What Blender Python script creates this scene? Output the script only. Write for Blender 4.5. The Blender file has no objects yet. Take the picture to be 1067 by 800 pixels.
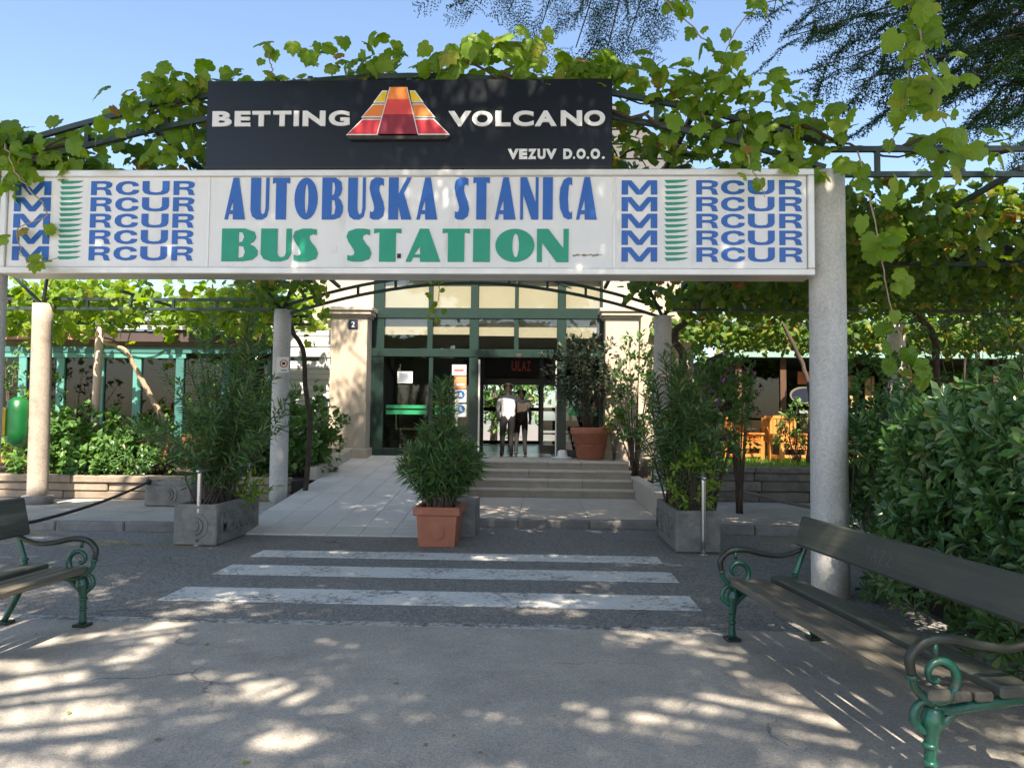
import bpy, bmesh, math, random
import numpy as np
from math import sin, cos, radians, pi
from mathutils import Vector, Matrix

random.seed(7)
rng = np.random.default_rng(11)
scene = bpy.context.scene
col = scene.collection

# ------------------------------------------------------------------ camera
CAM_H = 1.6
FPX = 801.0
YAW, PITCH, ROLL = radians(2.2), radians(2.9), radians(0.6)
_r0 = Vector((cos(YAW), sin(YAW), 0)); _f0 = Vector((-sin(YAW), cos(YAW), 0)); _z = Vector((0, 0, 1))
FWD = _f0 * cos(PITCH) + _z * sin(PITCH)
_u0 = _z * cos(PITCH) - _f0 * sin(PITCH)
RGT = _r0 * cos(ROLL) + _u0 * sin(ROLL)
UPV = _u0 * cos(ROLL) - _r0 * sin(ROLL)
cam_data = bpy.data.cameras.new('camera')
cam_data.sensor_fit = 'HORIZONTAL'; cam_data.sensor_width = 36.0
cam_data.lens = FPX / 1067.0 * 36.0
cam_data.clip_start = 0.05; cam_data.clip_end = 2000
cam = bpy.data.objects.new('camera', cam_data); col.objects.link(cam)
M = Matrix((RGT, UPV, -FWD)).transposed().to_4x4(); M.translation = (0, 0, CAM_H)
cam.matrix_world = M
scene.camera = cam

def ray(px, py):
    return FWD * FPX + RGT * (px - 533.5) + UPV * (400 - py)
def gp(px, py, z=0.0):
    d = ray(px, py); t = (z - CAM_H) / d.z
    return Vector((d.x * t, d.y * t, z))
def yp(px, py, Y):
    d = ray(px, py); t = Y / d.y
    return Vector((d.x * t, Y, CAM_H + d.z * t))

# ------------------------------------------------------------------ sky, sun, exposure
SUN_EL = radians(52.0)
SUN_AZ = radians(183.0)          # bearing of the sun: behind the camera, a touch to its right... measured from +Y towards -X
sun_vec = Vector((-sin(SUN_AZ) * cos(SUN_EL), cos(SUN_AZ) * cos(SUN_EL), sin(SUN_EL)))
world = bpy.data.worlds.new('World'); scene.world = world; world.use_nodes = True
wn = world.node_tree; wn.nodes.clear()
sky = wn.nodes.new('ShaderNodeTexSky'); sky.sky_type = 'NISHITA'; sky.sun_disc = False
sky.sun_elevation = SUN_EL
sky.sun_rotation = math.atan2(sun_vec.x, sun_vec.y)
sky.altitude = 10; sky.air_density = 1.0; sky.dust_density = 1.6; sky.ozone_density = 1.6
bg = wn.nodes.new('ShaderNodeBackground'); bg.inputs[1].default_value = 0.05
wo = wn.nodes.new('ShaderNodeOutputWorld')
hsv = wn.nodes.new('ShaderNodeHueSaturation'); hsv.inputs['Saturation'].default_value = 0.99
wn.links.new(sky.outputs[0], hsv.inputs['Color']); wn.links.new(hsv.outputs[0], bg.inputs[0]); wn.links.new(bg.outputs[0], wo.inputs[0])
sd = bpy.data.lights.new('sun', 'SUN'); sd.energy = 2.35; sd.angle = radians(0.53); sd.color = (1.0, 0.87, 0.70)
sun = bpy.data.objects.new('sun', sd); col.objects.link(sun)
sun.rotation_euler = sun_vec.to_track_quat('Z', 'Y').to_euler(); sun.location = (0, -10, 30)
scene.view_settings.view_transform = 'Standard'; scene.view_settings.look = 'None'
scene.view_settings.exposure = 2.65; scene.view_settings.gamma = 1.0
scene.view_settings.use_curve_mapping = False
scene.render.engine = 'CYCLES'
scene.cycles.max_bounces = 12; scene.cycles.diffuse_bounces = 8; scene.cycles.transmission_bounces = 8; scene.cycles.transparent_max_bounces = 12
scene.cycles.use_denoising = True

# ------------------------------------------------------------------ materials
MATS = {}
def mat(name, c, rough=0.7, c2=None, scale=6.0, amount=0.5, bump=0.0, bscale=40.0, metal=0.0, spec=0.5, objrand=0.0, detail=6.0,
        coat=0.0, grit=None, crack=None, stain=None, sscale=1.2, sthr=0.55, smix=0.7, stretch=None):
    if name in MATS: return MATS[name]
    m = bpy.data.materials.new(name); m.use_nodes = True; MATS[name] = m
    nt = m.node_tree; N = nt.nodes; L = nt.links
    b = N['Principled BSDF']
    b.inputs['Roughness'].default_value = rough; b.inputs['Metallic'].default_value = metal
    b.inputs['Specular IOR Level'].default_value = spec; b.inputs['Coat Weight'].default_value = coat
    if c2 is None: c2 = tuple(x * 0.72 for x in c)
    tc = N.new('ShaderNodeTexCoord'); vec = tc.outputs['Object']
    if objrand:
        oi = N.new('ShaderNodeObjectInfo'); va = N.new('ShaderNodeVectorMath'); va.operation = 'MULTIPLY_ADD'
        cx = N.new('ShaderNodeCombineXYZ')
        for i in range(3): L.new(oi.outputs['Random'], cx.inputs[i])
        L.new(cx.outputs[0], va.inputs[0]); va.inputs[1].default_value = (37, 53, 71); L.new(vec, va.inputs[2]); vec = va.outputs[0]
    if stretch:
        mp = N.new('ShaderNodeMapping'); mp.inputs['Scale'].default_value = stretch; L.new(vec, mp.inputs[0]); nvec = mp.outputs[0]
    else: nvec = vec
    n = N.new('ShaderNodeTexNoise'); n.inputs['Scale'].default_value = scale; n.inputs['Detail'].default_value = detail; n.inputs['Roughness'].default_value = 0.65
    L.new(nvec, n.inputs['Vector'])
    r = N.new('ShaderNodeMapRange'); r.inputs[1].default_value = 0.5 - 0.25; r.inputs[2].default_value = 0.5 + 0.25
    L.new(n.outputs[0], r.inputs[0])
    mx = N.new('ShaderNodeMix'); mx.data_type = 'RGBA'; mx.inputs[6].default_value = (*c, 1); mx.inputs[7].default_value = (*c2, 1)
    ml = N.new('ShaderNodeMath'); ml.operation = 'MULTIPLY'; ml.inputs[1].default_value = amount * 1.4; ml.use_clamp = True
    L.new(r.outputs[0], ml.inputs[0]); L.new(ml.outputs[0], mx.inputs[0]); out = mx.outputs[2]
    if stain:
        n2 = N.new('ShaderNodeTexNoise'); n2.inputs['Scale'].default_value = sscale; n2.inputs['Detail'].default_value = 8; n2.inputs['Roughness'].default_value = 0.7
        L.new(nvec, n2.inputs['Vector'])
        r2 = N.new('ShaderNodeMapRange'); r2.inputs[1].default_value = sthr; r2.inputs[2].default_value = sthr + 0.14; r2.inputs[4].default_value = smix
        L.new(n2.outputs[0], r2.inputs[0])
        m2 = N.new('ShaderNodeMix'); m2.data_type = 'RGBA'; m2.inputs[7].default_value = (*stain, 1)
        L.new(r2.outputs[0], m2.inputs[0]); L.new(out, m2.inputs[6]); out = m2.outputs[2]
    if grit:       # loose aggregate: tiny light and dark specks
        vo = N.new('ShaderNodeTexVoronoi'); vo.inputs['Scale'].default_value = grit[0]; L.new(vec, vo.inputs['Vector'])
        sp = N.new('ShaderNodeSeparateColor'); L.new(vo.outputs['Color'], sp.inputs[0])
        rg = N.new('ShaderNodeMapRange'); rg.inputs[3].default_value = 1 - grit[1]; rg.inputs[4].default_value = 1 + grit[1]; L.new(sp.outputs[0], rg.inputs[0])
        vm = N.new('ShaderNodeVectorMath'); vm.operation = 'SCALE'; L.new(out, vm.inputs[0]); L.new(rg.outputs[0], vm.inputs['Scale']); out = vm.outputs[0]
    if crack:      # wandering hairline cracks
        nd = N.new('ShaderNodeTexNoise'); nd.inputs['Scale'].default_value = 1.6; nd.inputs['Detail'].default_value = 6; L.new(vec, nd.inputs['Vector'])
        va2 = N.new('ShaderNodeVectorMath'); va2.operation = 'MULTIPLY_ADD'; L.new(nd.outputs['Color'], va2.inputs[0]); va2.inputs[1].default_value = (.9, .9, 0); L.new(vec, va2.inputs[2])
        vc = N.new('ShaderNodeTexVoronoi'); vc.feature = 'DISTANCE_TO_EDGE'; vc.inputs['Scale'].default_value = crack[0]; L.new(va2.outputs[0], vc.inputs['Vector'])
        rc = N.new('ShaderNodeMapRange'); rc.inputs[1].default_value = 0.0; rc.inputs[2].default_value = crack[1]; rc.inputs[3].default_value = .75; rc.inputs[4].default_value = 0.0; L.new(vc.outputs['Distance'], rc.inputs[0])
        nm = N.new('ShaderNodeTexNoise'); nm.inputs['Scale'].default_value = .8; L.new(vec, nm.inputs['Vector'])
        rm = N.new('ShaderNodeMapRange'); rm.inputs[1].default_value = .45; rm.inputs[2].default_value = .6; L.new(nm.outputs[0], rm.inputs[0])
        mm_ = N.new('ShaderNodeMath'); mm_.operation = 'MULTIPLY'; L.new(rc.outputs[0], mm_.inputs[0]); L.new(rm.outputs[0], mm_.inputs[1])
        m3 = N.new('ShaderNodeMix'); m3.data_type = 'RGBA'; m3.inputs[7].default_value = (.07, .065, .06, 1); L.new(mm_.outputs[0], m3.inputs[0]); L.new(out, m3.inputs[6]); out = m3.outputs[2]
    if objrand:
        hs = N.new('ShaderNodeHueSaturation'); mr = N.new('ShaderNodeMapRange'); mr.inputs[3].default_value = 1 - objrand; mr.inputs[4].default_value = 1 + objrand
        L.new(oi.outputs['Random'], mr.inputs[0]); L.new(mr.outputs[0], hs.inputs['Value']); L.new(out, hs.inputs['Color']); out = hs.outputs[0]
    L.new(out, b.inputs['Base Color'])
    if bump:
        n3 = N.new('ShaderNodeTexNoise'); n3.inputs['Scale'].default_value = bscale; n3.inputs['Detail'].default_value = 5
        L.new(nvec, n3.inputs['Vector'])
        bp = N.new('ShaderNodeBump'); bp.inputs['Strength'].default_value = bump; bp.inputs['Distance'].default_value = 0.01
        L.new(n3.outputs[0], bp.inputs['Height']); L.new(bp.outputs[0], b.inputs['Normal'])
    return m

def leaf_mat(name, cols, trans=0.35, rough=0.45, spec=0.4, tcol=None):
    m = bpy.data.materials.new(name); m.use_nodes = True; MATS[name] = m
    nt = m.node_tree; N = nt.nodes; L = nt.links; b = N['Principled BSDF']; o = N['Material Output']
    g = N.new('ShaderNodeNewGeometry'); oi = N.new('ShaderNodeObjectInfo')
    ad = N.new('ShaderNodeMath'); ad.operation = 'ADD'; fr = N.new('ShaderNodeMath'); fr.operation = 'FRACT'
    L.new(g.outputs['Random Per Island'], ad.inputs[0]); L.new(oi.outputs['Random'], ad.inputs[1]); L.new(ad.outputs[0], fr.inputs[0])
    cr = N.new('ShaderNodeValToRGB'); e = cr.color_ramp.elements
    while len(e) < len(cols): e.new(0.5)
    for i, (p, c) in enumerate(cols): e[i].position = p; e[i].color = (*c, 1)
    L.new(fr.outputs[0], cr.inputs[0])
    b.inputs['Roughness'].default_value = rough; b.inputs['Specular IOR Level'].default_value = spec
    L.new(cr.outputs[0], b.inputs['Base Color'])
    t = N.new('ShaderNodeBsdfTranslucent'); hs = N.new('ShaderNodeHueSaturation')
    hs.inputs['Hue'].default_value = 0.485; hs.inputs['Saturation'].default_value = 1.15; hs.inputs['Value'].default_value = 1.9
    L.new(cr.outputs[0], hs.inputs['Color']); L.new(hs.outputs[0], t.inputs[0])
    ms = N.new('ShaderNodeMixShader'); ms.inputs[0].default_value = trans
    L.new(b.outputs[0], ms.inputs[1]); L.new(t.outputs[0], ms.inputs[2]); L.new(ms.outputs[0], o.inputs[0])
    return m

def glass_mat(name, tint=(0.8, 0.85, 0.83), mixf=0.25, rough=0.02):
    m = bpy.data.materials.new(name); m.use_nodes = True; MATS[name] = m
    nt = m.node_tree; N = nt.nodes; L = nt.links; o = N['Material Output']; N.remove(N['Principled BSDF'])
    tr = N.new('ShaderNodeBsdfTransparent'); tr.inputs[0].default_value = (*tint, 1)
    gl = N.new('ShaderNodeBsdfGlossy'); gl.inputs['Roughness'].default_value = rough
    lw = N.new('ShaderNodeLayerWeight'); pw = N.new('ShaderNodeMath'); pw.operation = 'POWER'; pw.inputs[1].default_value = 5; L.new(lw.outputs['Facing'], pw.inputs[0])
    mr = N.new('ShaderNodeMapRange'); mr.inputs[3].default_value = mixf; mr.inputs[4].default_value = 1.0; L.new(pw.outputs[0], mr.inputs[0])
    ms = N.new('ShaderNodeMixShader'); L.new(mr.outputs[0], ms.inputs[0]); L.new(tr.outputs[0], ms.inputs[1]); L.new(gl.outputs[0], ms.inputs[2])
    L.new(ms.outputs[0], o.inputs[0])
    return m

# ------------------------------------------------------------------ object helpers
def tag(o, label=None, cat=None, group=None, kind=None):
    if label: o['label'] = label
    if cat: o['category'] = cat
    if group: o['group'] = group
    if kind: o['kind'] = kind
    return o
def thing(name, loc, label, cat, group=None, rz=0.0):
    o = bpy.data.objects.new(name, None); col.objects.link(o); o.empty_display_size = 0.1
    o.location = loc; o.rotation_euler = (0, 0, rz)
    return tag(o, label, cat, group)
def wloc(o):
    v = Vector((0, 0, 0))
    while o is not None: v += Vector(o.location); o = o.parent
    return v
def link(name, me, m=None, parent=None, loc=(0, 0, 0), rot=(0, 0, 0), scl=(1, 1, 1)):
    o = bpy.data.objects.new(name, me); col.objects.link(o)
    if m is not None and not me.materials: me.materials.append(m)
    o.parent = parent; o.location = loc; o.rotation_euler = rot; o.scale = scl
    return o

def catmull(pts, n=6):
    P = [Vector(p) for p in pts]
    if len(P) < 3: return P
    Q = [P[0] * 2 - P[1]] + P + [P[-1] * 2 - P[-2]]; out = []
    for i in range(1, len(Q) - 2):
        a, b, c, d = Q[i - 1:i + 3]
        for k in range(n):
            t = k / n
            out.append(0.5 * ((2 * b) + (c - a) * t + (2 * a - 5 * b + 4 * c - d) * t * t + (3 * b - a - 3 * c + d) * t ** 3))
    out.append(P[-1]); return out

class MB:
    """collects shapes for ONE mesh object"""
    def __init__(s): s.v = []; s.f = []; s.sm = []
    def add(s, vs, fs, smooth=False):
        o = len(s.v); s.v += [tuple(v) for v in vs]; s.f += [tuple(i + o for i in f) for f in fs]; s.sm += [smooth] * len(fs); return s
    def box(s, c, d, rz=0.0, bev=0.0, mtx=None):
        x, y, z = d[0] / 2, d[1] / 2, d[2] / 2
        if bev <= 0:
            vs = [(-x, -y, -z), (x, -y, -z), (x, y, -z), (-x, y, -z), (-x, -y, z), (x, -y, z), (x, y, z), (-x, y, z)]
            fs = [(0, 3, 2, 1), (4, 5, 6, 7), (0, 1, 5, 4), (1, 2, 6, 5), (2, 3, 7, 6), (3, 0, 4, 7)]
        else:
            b = min(bev, x * .9, y * .9, z * .9); vs = []; idx = {}
            for sx in (-1, 1):
                for sy in (-1, 1):
                    for sz in (-1, 1):
                        for ax in range(3):
                            q = [sx * x, sy * y, sz * z]
                            for k, e in enumerate((sx, sy, sz)):
                                if k != ax: q[k] -= e * b
                            idx[(sx, sy, sz, ax)] = len(vs); vs.append(tuple(q))
            fs = []
            for ax in range(3):
                a1, a2 = [k for k in range(3) if k != ax]
                for sg in (-1, 1):
                    loop = []
                    for (e1, e2) in ((-1, -1), (1, -1), (1, 1), (-1, 1)):
                        key = [0, 0, 0]; key[ax] = sg; key[a1] = e1; key[a2] = e2; loop.append(idx[(*key, ax)])
                    fs.append(tuple(loop))
                    # bevel strips along axis ax between a1 face and a2 face
            for ax in range(3):
                a1, a2 = [k for k in range(3) if k != ax]
                for e1 in (-1, 1):
                    for e2 in (-1, 1):
                        ka = [0, 0, 0]; kb = [0, 0, 0]
                        ka[a1] = kb[a1] = e1; ka[a2] = kb[a2] = e2; ka[ax] = -1; kb[ax] = 1
                        fs.append((idx[(*ka, a1)], idx[(*kb, a1)], idx[(*kb, a2)], idx[(*ka, a2)]))
            for sx in (-1, 1):
                for sy in (-1, 1):
                    for sz in (-1, 1): fs.append(tuple(idx[(sx, sy, sz, k)] for k in range(3)))
        cs, sn = cos(rz), sin(rz)
        if mtx is not None: vs = [tuple(mtx @ Vector(p)) for p in vs]; vs = [(p[0] + c[0], p[1] + c[1], p[2] + c[2]) for p in vs]
        else: vs = [(p[0] * cs - p[1] * sn + c[0], p[0] * sn + p[1] * cs + c[1], p[2] + c[2]) for p in vs]
        return s.add(vs, fs)
    def b2(s, a, b, bev=0.0):
        return s.box([(a[i] + b[i]) / 2 for i in range(3)], [abs(b[i] - a[i]) for i in range(3)], bev=bev)
    def bar(s, a, b, w, h, up=(0, 0, 1), bev=0.0):
        a = Vector(a); b = Vector(b); d = (b - a); L = d.length; d.normalize(); u = Vector(up)
        if abs(d.dot(u)) > .98: u = Vector((0, 1, 0))
        x = d.cross(u).normalized(); z = x.cross(d)
        m = Matrix((x, d, z)).transposed()
        return s.box((a + b) / 2, (w, L, h), bev=bev, mtx=m)
    def tube(s, pts, r, n=8, smooth=True, cap=True):
        P = [Vector(p) for p in pts]; k = len(P)
        R = [r] * k if not hasattr(r, '__len__') else list(r)
        if len(R) != k: R = [R[0] + (R[-1] - R[0]) * i / (k - 1) for i in range(k)] if len(R) == 2 else [float(np.interp(i / (k - 1), np.linspace(0, 1, len(R)), R)) for i in range(k)]
        vs = []; prev = None
        for i in range(k):
            t = (P[min(i + 1, k - 1)] - P[max(i - 1, 0)]); t = t.normalized() if t.length > 1e-9 else Vector((0, 0, 1))
            if prev is None:
                a = Vector((1, 0, 0)) if abs(t.x) < .9 else Vector((0, 1, 0)); a = (a - t * a.dot(t)).normalized()
            else:
                a = prev - t * prev.dot(t); a = a.normalized() if a.length > 1e-6 else prev
            prev = a; b = t.cross(a)
            for j in range(n):
                th = 2 * pi * j / n; vs.append(P[i] + (a * cos(th) + b * sin(th)) * R[i])
        fs = [(i * n + j, i * n + (j + 1) % n, (i + 1) * n + (j + 1) % n, (i + 1) * n + j) for i in range(k - 1) for j in range(n)]
        if cap: fs += [tuple(reversed(range(n))), tuple((k - 1) * n + j for j in range(n))]
        return s.add(vs, fs, smooth)
    def lathe(s, prof, c=(0, 0, 0), n=24, smooth=True):
        vs = [(c[0] + r * cos(2 * pi * j / n), c[1] + r * sin(2 * pi * j / n), c[2] + z) for r, z in prof for j in range(n)]
        k = len(prof)
        fs = [(i * n + j, i * n + (j + 1) % n, (i + 1) * n + (j + 1) % n, (i + 1) * n + j) for i in range(k - 1) for j in range(n)]
        fs += [tuple(reversed(range(n))), tuple((k - 1) * n + j for j in range(n))]
        return s.add(vs, fs, smooth)
    def prism_y(s, poly, y0, y1):
        """polygon in X,Z extruded along Y"""
        n = len(poly); vs = [(p[0], y0, p[1]) for p in poly] + [(p[0], y1, p[1]) for p in poly]
        fs = [tuple(range(n)), tuple(reversed(range(n, 2 * n)))] + [(i, i + n, (i + 1) % n + n, (i + 1) % n) for i in range(n)]
        return s.add(vs, fs)
    def prism_z(s, poly, z0, z1):
        n = len(poly); vs = [(p[0], p[1], z0) for p in poly] + [(p[0], p[1], z1) for p in poly]
        fs = [tuple(reversed(range(n))), tuple(range(n, 2 * n))] + [(i, (i + 1) % n, (i + 1) % n + n, i + n) for i in range(n)]
        return s.add(vs, fs)
    def mesh(s, name, m=None, off=(0, 0, 0), fix=True):
        me = bpy.data.meshes.new(name)
        me.from_pydata([(v[0] - off[0], v[1] - off[1], v[2] - off[2]) for v in s.v], [], s.f)
        me.polygons.foreach_set('use_smooth', s.sm)
        if fix:
            bm = bmesh.new(); bm.from_mesh(me); bmesh.ops.recalc_face_normals(bm, faces=bm.faces); bm.to_mesh(me); bm.free()
        if m is not None: me.materials.append(m)
        me.update(); return me
    def build(s, name, m, parent=None, local=False):
        """coordinates are world ones unless local; origin is set to the parent's place (parents are unrotated then)"""
        off = wloc(parent) if (parent is not None and not local) else (0, 0, 0)
        if parent is None:
            A = np.array(s.v); c = [(A[:, 0].min() + A[:, 0].max()) / 2, (A[:, 1].min() + A[:, 1].max()) / 2, A[:, 2].min()]
            o = link(name, s.mesh(name, m, c), None, None, c); return o
        return link(name, s.mesh(name, m, off), None, parent)

# fast meshes of many copies of a small template
def np_mesh(name, V, F, m, smooth=False):
    me = bpy.data.meshes.new(name); V = np.ascontiguousarray(V, dtype=np.float32).reshape(-1, 3); F = np.ascontiguousarray(F, dtype=np.int32)
    nf, k = F.shape
    me.vertices.add(len(V)); me.vertices.foreach_set('co', V.ravel())
    me.loops.add(nf * k); me.loops.foreach_set('vertex_index', F.ravel())
    me.polygons.add(nf); me.polygons.foreach_set('loop_start', np.arange(0, nf * k, k, dtype=np.int32))
    me.polygons.foreach_set('use_smooth', np.full(nf, smooth))
    me.update(calc_edges=True)
    if m is not None: me.materials.append(m)
    return me
def unit(a): return a / np.maximum(np.linalg.norm(a, axis=-1, keepdims=True), 1e-9)
def frames(d, nrm):
    """d = tip direction (local y), nrm = rough normal (local z) -> (N,3,3) with columns x,y,z"""
    y = unit(d); x = unit(np.cross(y, nrm)); z = np.cross(x, y)
    return np.stack([x, y, z], axis=2)
def copies(T, F, P, R, S):
    V = np.einsum('nij,kj->nki', R, T) * S[:, None, None] + P[:, None, :]
    k = len(T); FF = (F[None] + (np.arange(len(P)) * k)[:, None, None]).reshape(-1, F.shape[1])
    return V.reshape(-1, 3), FF
def fan(outline, centre, drop=0.0):
    T = np.array([centre] + outline, dtype=float); n = len(outline)
    return T, np.array([(0, i + 1, (i + 1) % n + 1) for i in range(n)])
# leaf shapes: length about 1 along +y, stalk at the origin
GRAPE = fan([(0, 0, 0), (.16, -.13, -.03), (.36, -.10, -.08), (.50, .06, -.11), (.47, .20, -.07), (.57, .36, -.13), (.50, .52, -.09), (.37, .58, -.07), (.33, .76, -.12), (.18, .80, -.08), (0, 1.0, -.16),
             (-.18, .80, -.08), (-.33, .76, -.12), (-.37, .58, -.07), (-.50, .52, -.09), (-.57, .36, -.13), (-.47, .20, -.07), (-.50, .06, -.11), (-.36, -.10, -.08), (-.16, -.13, -.03)], (0, .3, .04))
def ribbon(wd, curl=0.0, fold=0.05):
    """wd = [(y, halfwidth)...] first and last are points"""
    T = [(0, wd[0][0], 0)]
    for y, w in wd[1:-1]: T += [(-w, y, fold * (w > 0) - curl * y * y), (0, y, -curl * y * y), (w, y, fold * (w > 0) - curl * y * y)]
    T += [(0, wd[-1][0], -curl)]
    n = len(wd) - 2; F = [(0, 2, 1), (0, 3, 2)]
    for i in range(n - 1):
        a = 1 + 3 * i; b = a + 3
        F += [(a, a + 1, b + 1), (a, b + 1, b), (a + 1, a + 2, b + 2), (a + 1, b + 2, b + 1)]
    a = 1 + 3 * (n - 1); e = len(T) - 1
    F += [(a, a + 1, e), (a + 1, a + 2, e)]
    return np.array(T), np.array(F)
OBOV = ribbon([(0, 0), (.35, .08), (.72, .18), (1, 0)], .12, .03)
LANCE = ribbon([(0, 0), (.45, .095), (1, 0)], .18, .015)
OVATE = ribbon([(0, 0), (.35, .27), (.7, .17), (1, 0)], .15, .05)
BROAD = ribbon([(0, 0), (.25, .36), (.6, .30), (1, 0)], .18, .06)

def rand_dirs(n, bias=(0, 0, 0)):
    return unit(rng.normal(size=(n, 3)) + np.array(bias))
_R = np.array(RGT); _U = np.array(UPV); _F = np.array(FWD)
def project(P):
    q = P - np.array([0, 0, CAM_H]); d = q @ _F
    return 533.5 + FPX * (q @ _R) / np.where(d > .1, d, np.nan), 400 - FPX * (q @ _U) / np.where(d > .1, d, np.nan), d
def foliage(parent, name, tpl, P, D, Nn, S, m, nparts=0, part='leaf'):
    """the largest nparts leaves in view as single parts, the rest as one stuff part"""
    T, F = tpl; R = frames(D, Nn) * np.stack([rng.uniform(.78, 1.12, len(P)), np.ones(len(P)), rng.uniform(.2, 2.4, len(P))], 1)[:, None, :]; off = np.array(wloc(parent)); keep = np.ones(len(P), bool)
    if nparts:
        x, y, d = project(P); ok = (d > .5) & (x > 0) & (x < 1067) & (y > 0) & (y < 800)
        score = np.where(ok, S / np.maximum(d, .5), 0); pick = np.argsort(-score)[:nparts]; pick = pick[score[pick] > 0]
        keep[pick] = False; me = np_mesh(part, T, F, m)
        for i in pick:
            o = bpy.data.objects.new(part, me); col.objects.link(o); o.parent = parent
            mm = Matrix([list(R[i][r] * S[i]) for r in range(3)]).to_4x4(); mm.translation = Vector(P[i] - off); o.matrix_basis = mm
    if keep.any():
        V, FF = copies(T, F, P[keep], R[keep], S[keep])
        o = link(name, np_mesh(name, V - off, FF, m), None, parent); o['kind'] = 'stuff'
        return o

# ------------------------------------------------------------------ shared materials
concrete = mat('pavement_concrete', (.50, .46, .405), .85, (.37, .345, .31), 1.6, 1.0, .5, 140, grit=(130, .22), crack=(.42, .006), stain=(.26, .245, .225), sscale=1.3, sthr=.54, smix=.65)
asphalt = mat('asphalt', (.32, .306, .29), .9, (.18, .175, .168), 30, .9, .9, 90, grit=(85, .45), crack=(.6, .008), stain=(.29, .283, .275), sscale=.7, sthr=.52, smix=.6)
kerbm = mat('kerb_concrete', (.27, .26, .245), .88, (.16, .155, .15), 5, .8, .4, 60, objrand=.12)
stone = mat('step_stone', (.56, .50, .42), .6, (.42, .37, .30), 4, .7, .12, 60, objrand=.08, stain=(.36, .27, .16), sscale=2.2, sthr=.62, smix=.5)
riser_stone = mat('riser_stone', (.46, .40, .325), .65, (.34, .29, .23), 4, .8, .12, 60, objrand=.1, stain=(.30, .22, .13), sscale=2.2, sthr=.58, smix=.6)  # darker copy of step_stone, riser shade put into its colour
tile = mat('ramp_tile', (.68, .645, .59), .7, (.57, .54, .49), 3, .7, .2, 80, objrand=.07)
grout = mat('ramp_joint', (.40, .38, .345), .9)
soil = mat('soil', (.09, .065, .045), .95, (.05, .04, .03), 10, .9, .8, 30)
columnm = mat('column_concrete', (.62, .605, .575), .85, (.47, .46, .44), 2.2, .8, .35, 50, stain=(.27, .26, .235), sscale=3.2, sthr=.55, smix=.6, stretch=(1, 1, .4), grit=(60, .12))
trough = mat('trough_concrete', (.30, .285, .26), .92, (.17, .165, .15), 6, .9, .7, 35, stain=(.13, .12, .10), sscale=4, sthr=.55, smix=.6)
green_steel = mat('green_steel', (.035, .065, .06), .45, (.02, .035, .035), 8, .7, .1, 60, stain=(.12, .055, .025), sscale=6, sthr=.62, smix=.7)
frame_green = mat('frame_green', (.010, .030, .024), .35, (.007, .02, .016), 3, .6)
teal = mat('teal_paint', (.11, .33, .30), .45, (.08, .25, .235), 4, .7, stain=(.05, .15, .14), sscale=5, sthr=.62)
cream = mat('cream_plaster', (.52, .455, .36), .85, (.43, .37, .29), 1.5, .7, .15, 60, stain=(.42, .36, .28), sscale=1.3, sthr=.62, smix=.5)
pillar_stone = mat('pillar_stone', (.48, .405, .325), .7, (.39, .325, .255), 2.5, .7, .1, 60, objrand=.06)
white_panel = mat('sign_panel', (.78, .78, .77), .38, (.69, .69, .68), 1.2, .8, stain=(.47, .45, .40), sscale=2.6, sthr=.57, smix=.5, stretch=(1.6, 1, .35))
alu = mat('aluminium_frame', (.72, .70, .66), .35, (.58, .55, .50), 3, .7, metal=.35)
blue_ink = mat('blue_letter', (.012, .115, .44), .4, (.01, .095, .37), 5, .6)
green_ink = mat('green_letter', (.0, .30, .18), .4, (.0, .25, .15), 5, .6)
dark_green_ink = mat('dark_green_letter', (.0, .20, .12), .4, (.0, .16, .10), 5, .6)
black_panel = mat('black_gloss_panel', (.006, .009, .016), .3, (.005, .007, .012), 3, .5, spec=.35)
white_letter = mat('white_letter', (.72, .72, .71), .35, (.62, .62, .61), 4, .5)
terracotta = mat('terracotta', (.44, .165, .095), .8, (.33, .12, .07), 5, .8, .3, 40, stain=(.50, .30, .22), sscale=3.5, sthr=.6, smix=.6)
steel = mat('stainless_steel', (.62, .62, .62), .28, (.5, .5, .5), 10, .4, metal=1.0)
bark = mat('bark', (.14, .10, .075), .95, (.07, .05, .04), 12, .9, .9, 30, stretch=(1, 1, .3))
vine_bark = mat('vine_bark', (.10, .07, .05), .95, (.05, .038, .03), 14, .9, .8, 40)
pale_bark = mat('pale_bark', (.42, .31, .22), .9, (.28, .2, .14), 9, .8, .8, 40)
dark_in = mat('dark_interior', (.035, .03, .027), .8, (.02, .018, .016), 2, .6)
wood_dark = mat('dark_wood', (.10, .05, .025), .6, (.06, .03, .015), 8, .7, stretch=(1, 1, .2))

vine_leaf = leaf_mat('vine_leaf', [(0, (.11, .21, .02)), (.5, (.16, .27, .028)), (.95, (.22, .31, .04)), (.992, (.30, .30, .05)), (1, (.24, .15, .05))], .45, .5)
vine_dark = leaf_mat('vine_leaf_shade', [(0, (.055, .12, .02)), (.6, (.09, .17, .025)), (.9, (.15, .21, .03)), (.97, (.28, .24, .04)), (1, (.24, .10, .03))], .38, .5)  # darker copy of vine_leaf, canopy shade put into its colour
hedge_leaf = leaf_mat('hedge_leaf', [(0, (.04, .105, .03)), (.5, (.065, .155, .04)), (.88, (.11, .21, .055)), (.98, (.18, .25, .07)), (1, (.25, .16, .06))], .2, .28, .6)
oleander_leaf = leaf_mat('oleander_leaf', [(0, (.06, .14, .045)), (.6, (.09, .19, .06)), (.93, (.15, .25, .07)), (1, (.28, .26, .06))], .25, .42)
bed_leaf = leaf_mat('bed_leaf', [(0, (.06, .14, .035)), (.6, (.085, .19, .045)), (1, (.15, .25, .06))], .25, .38)
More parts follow.
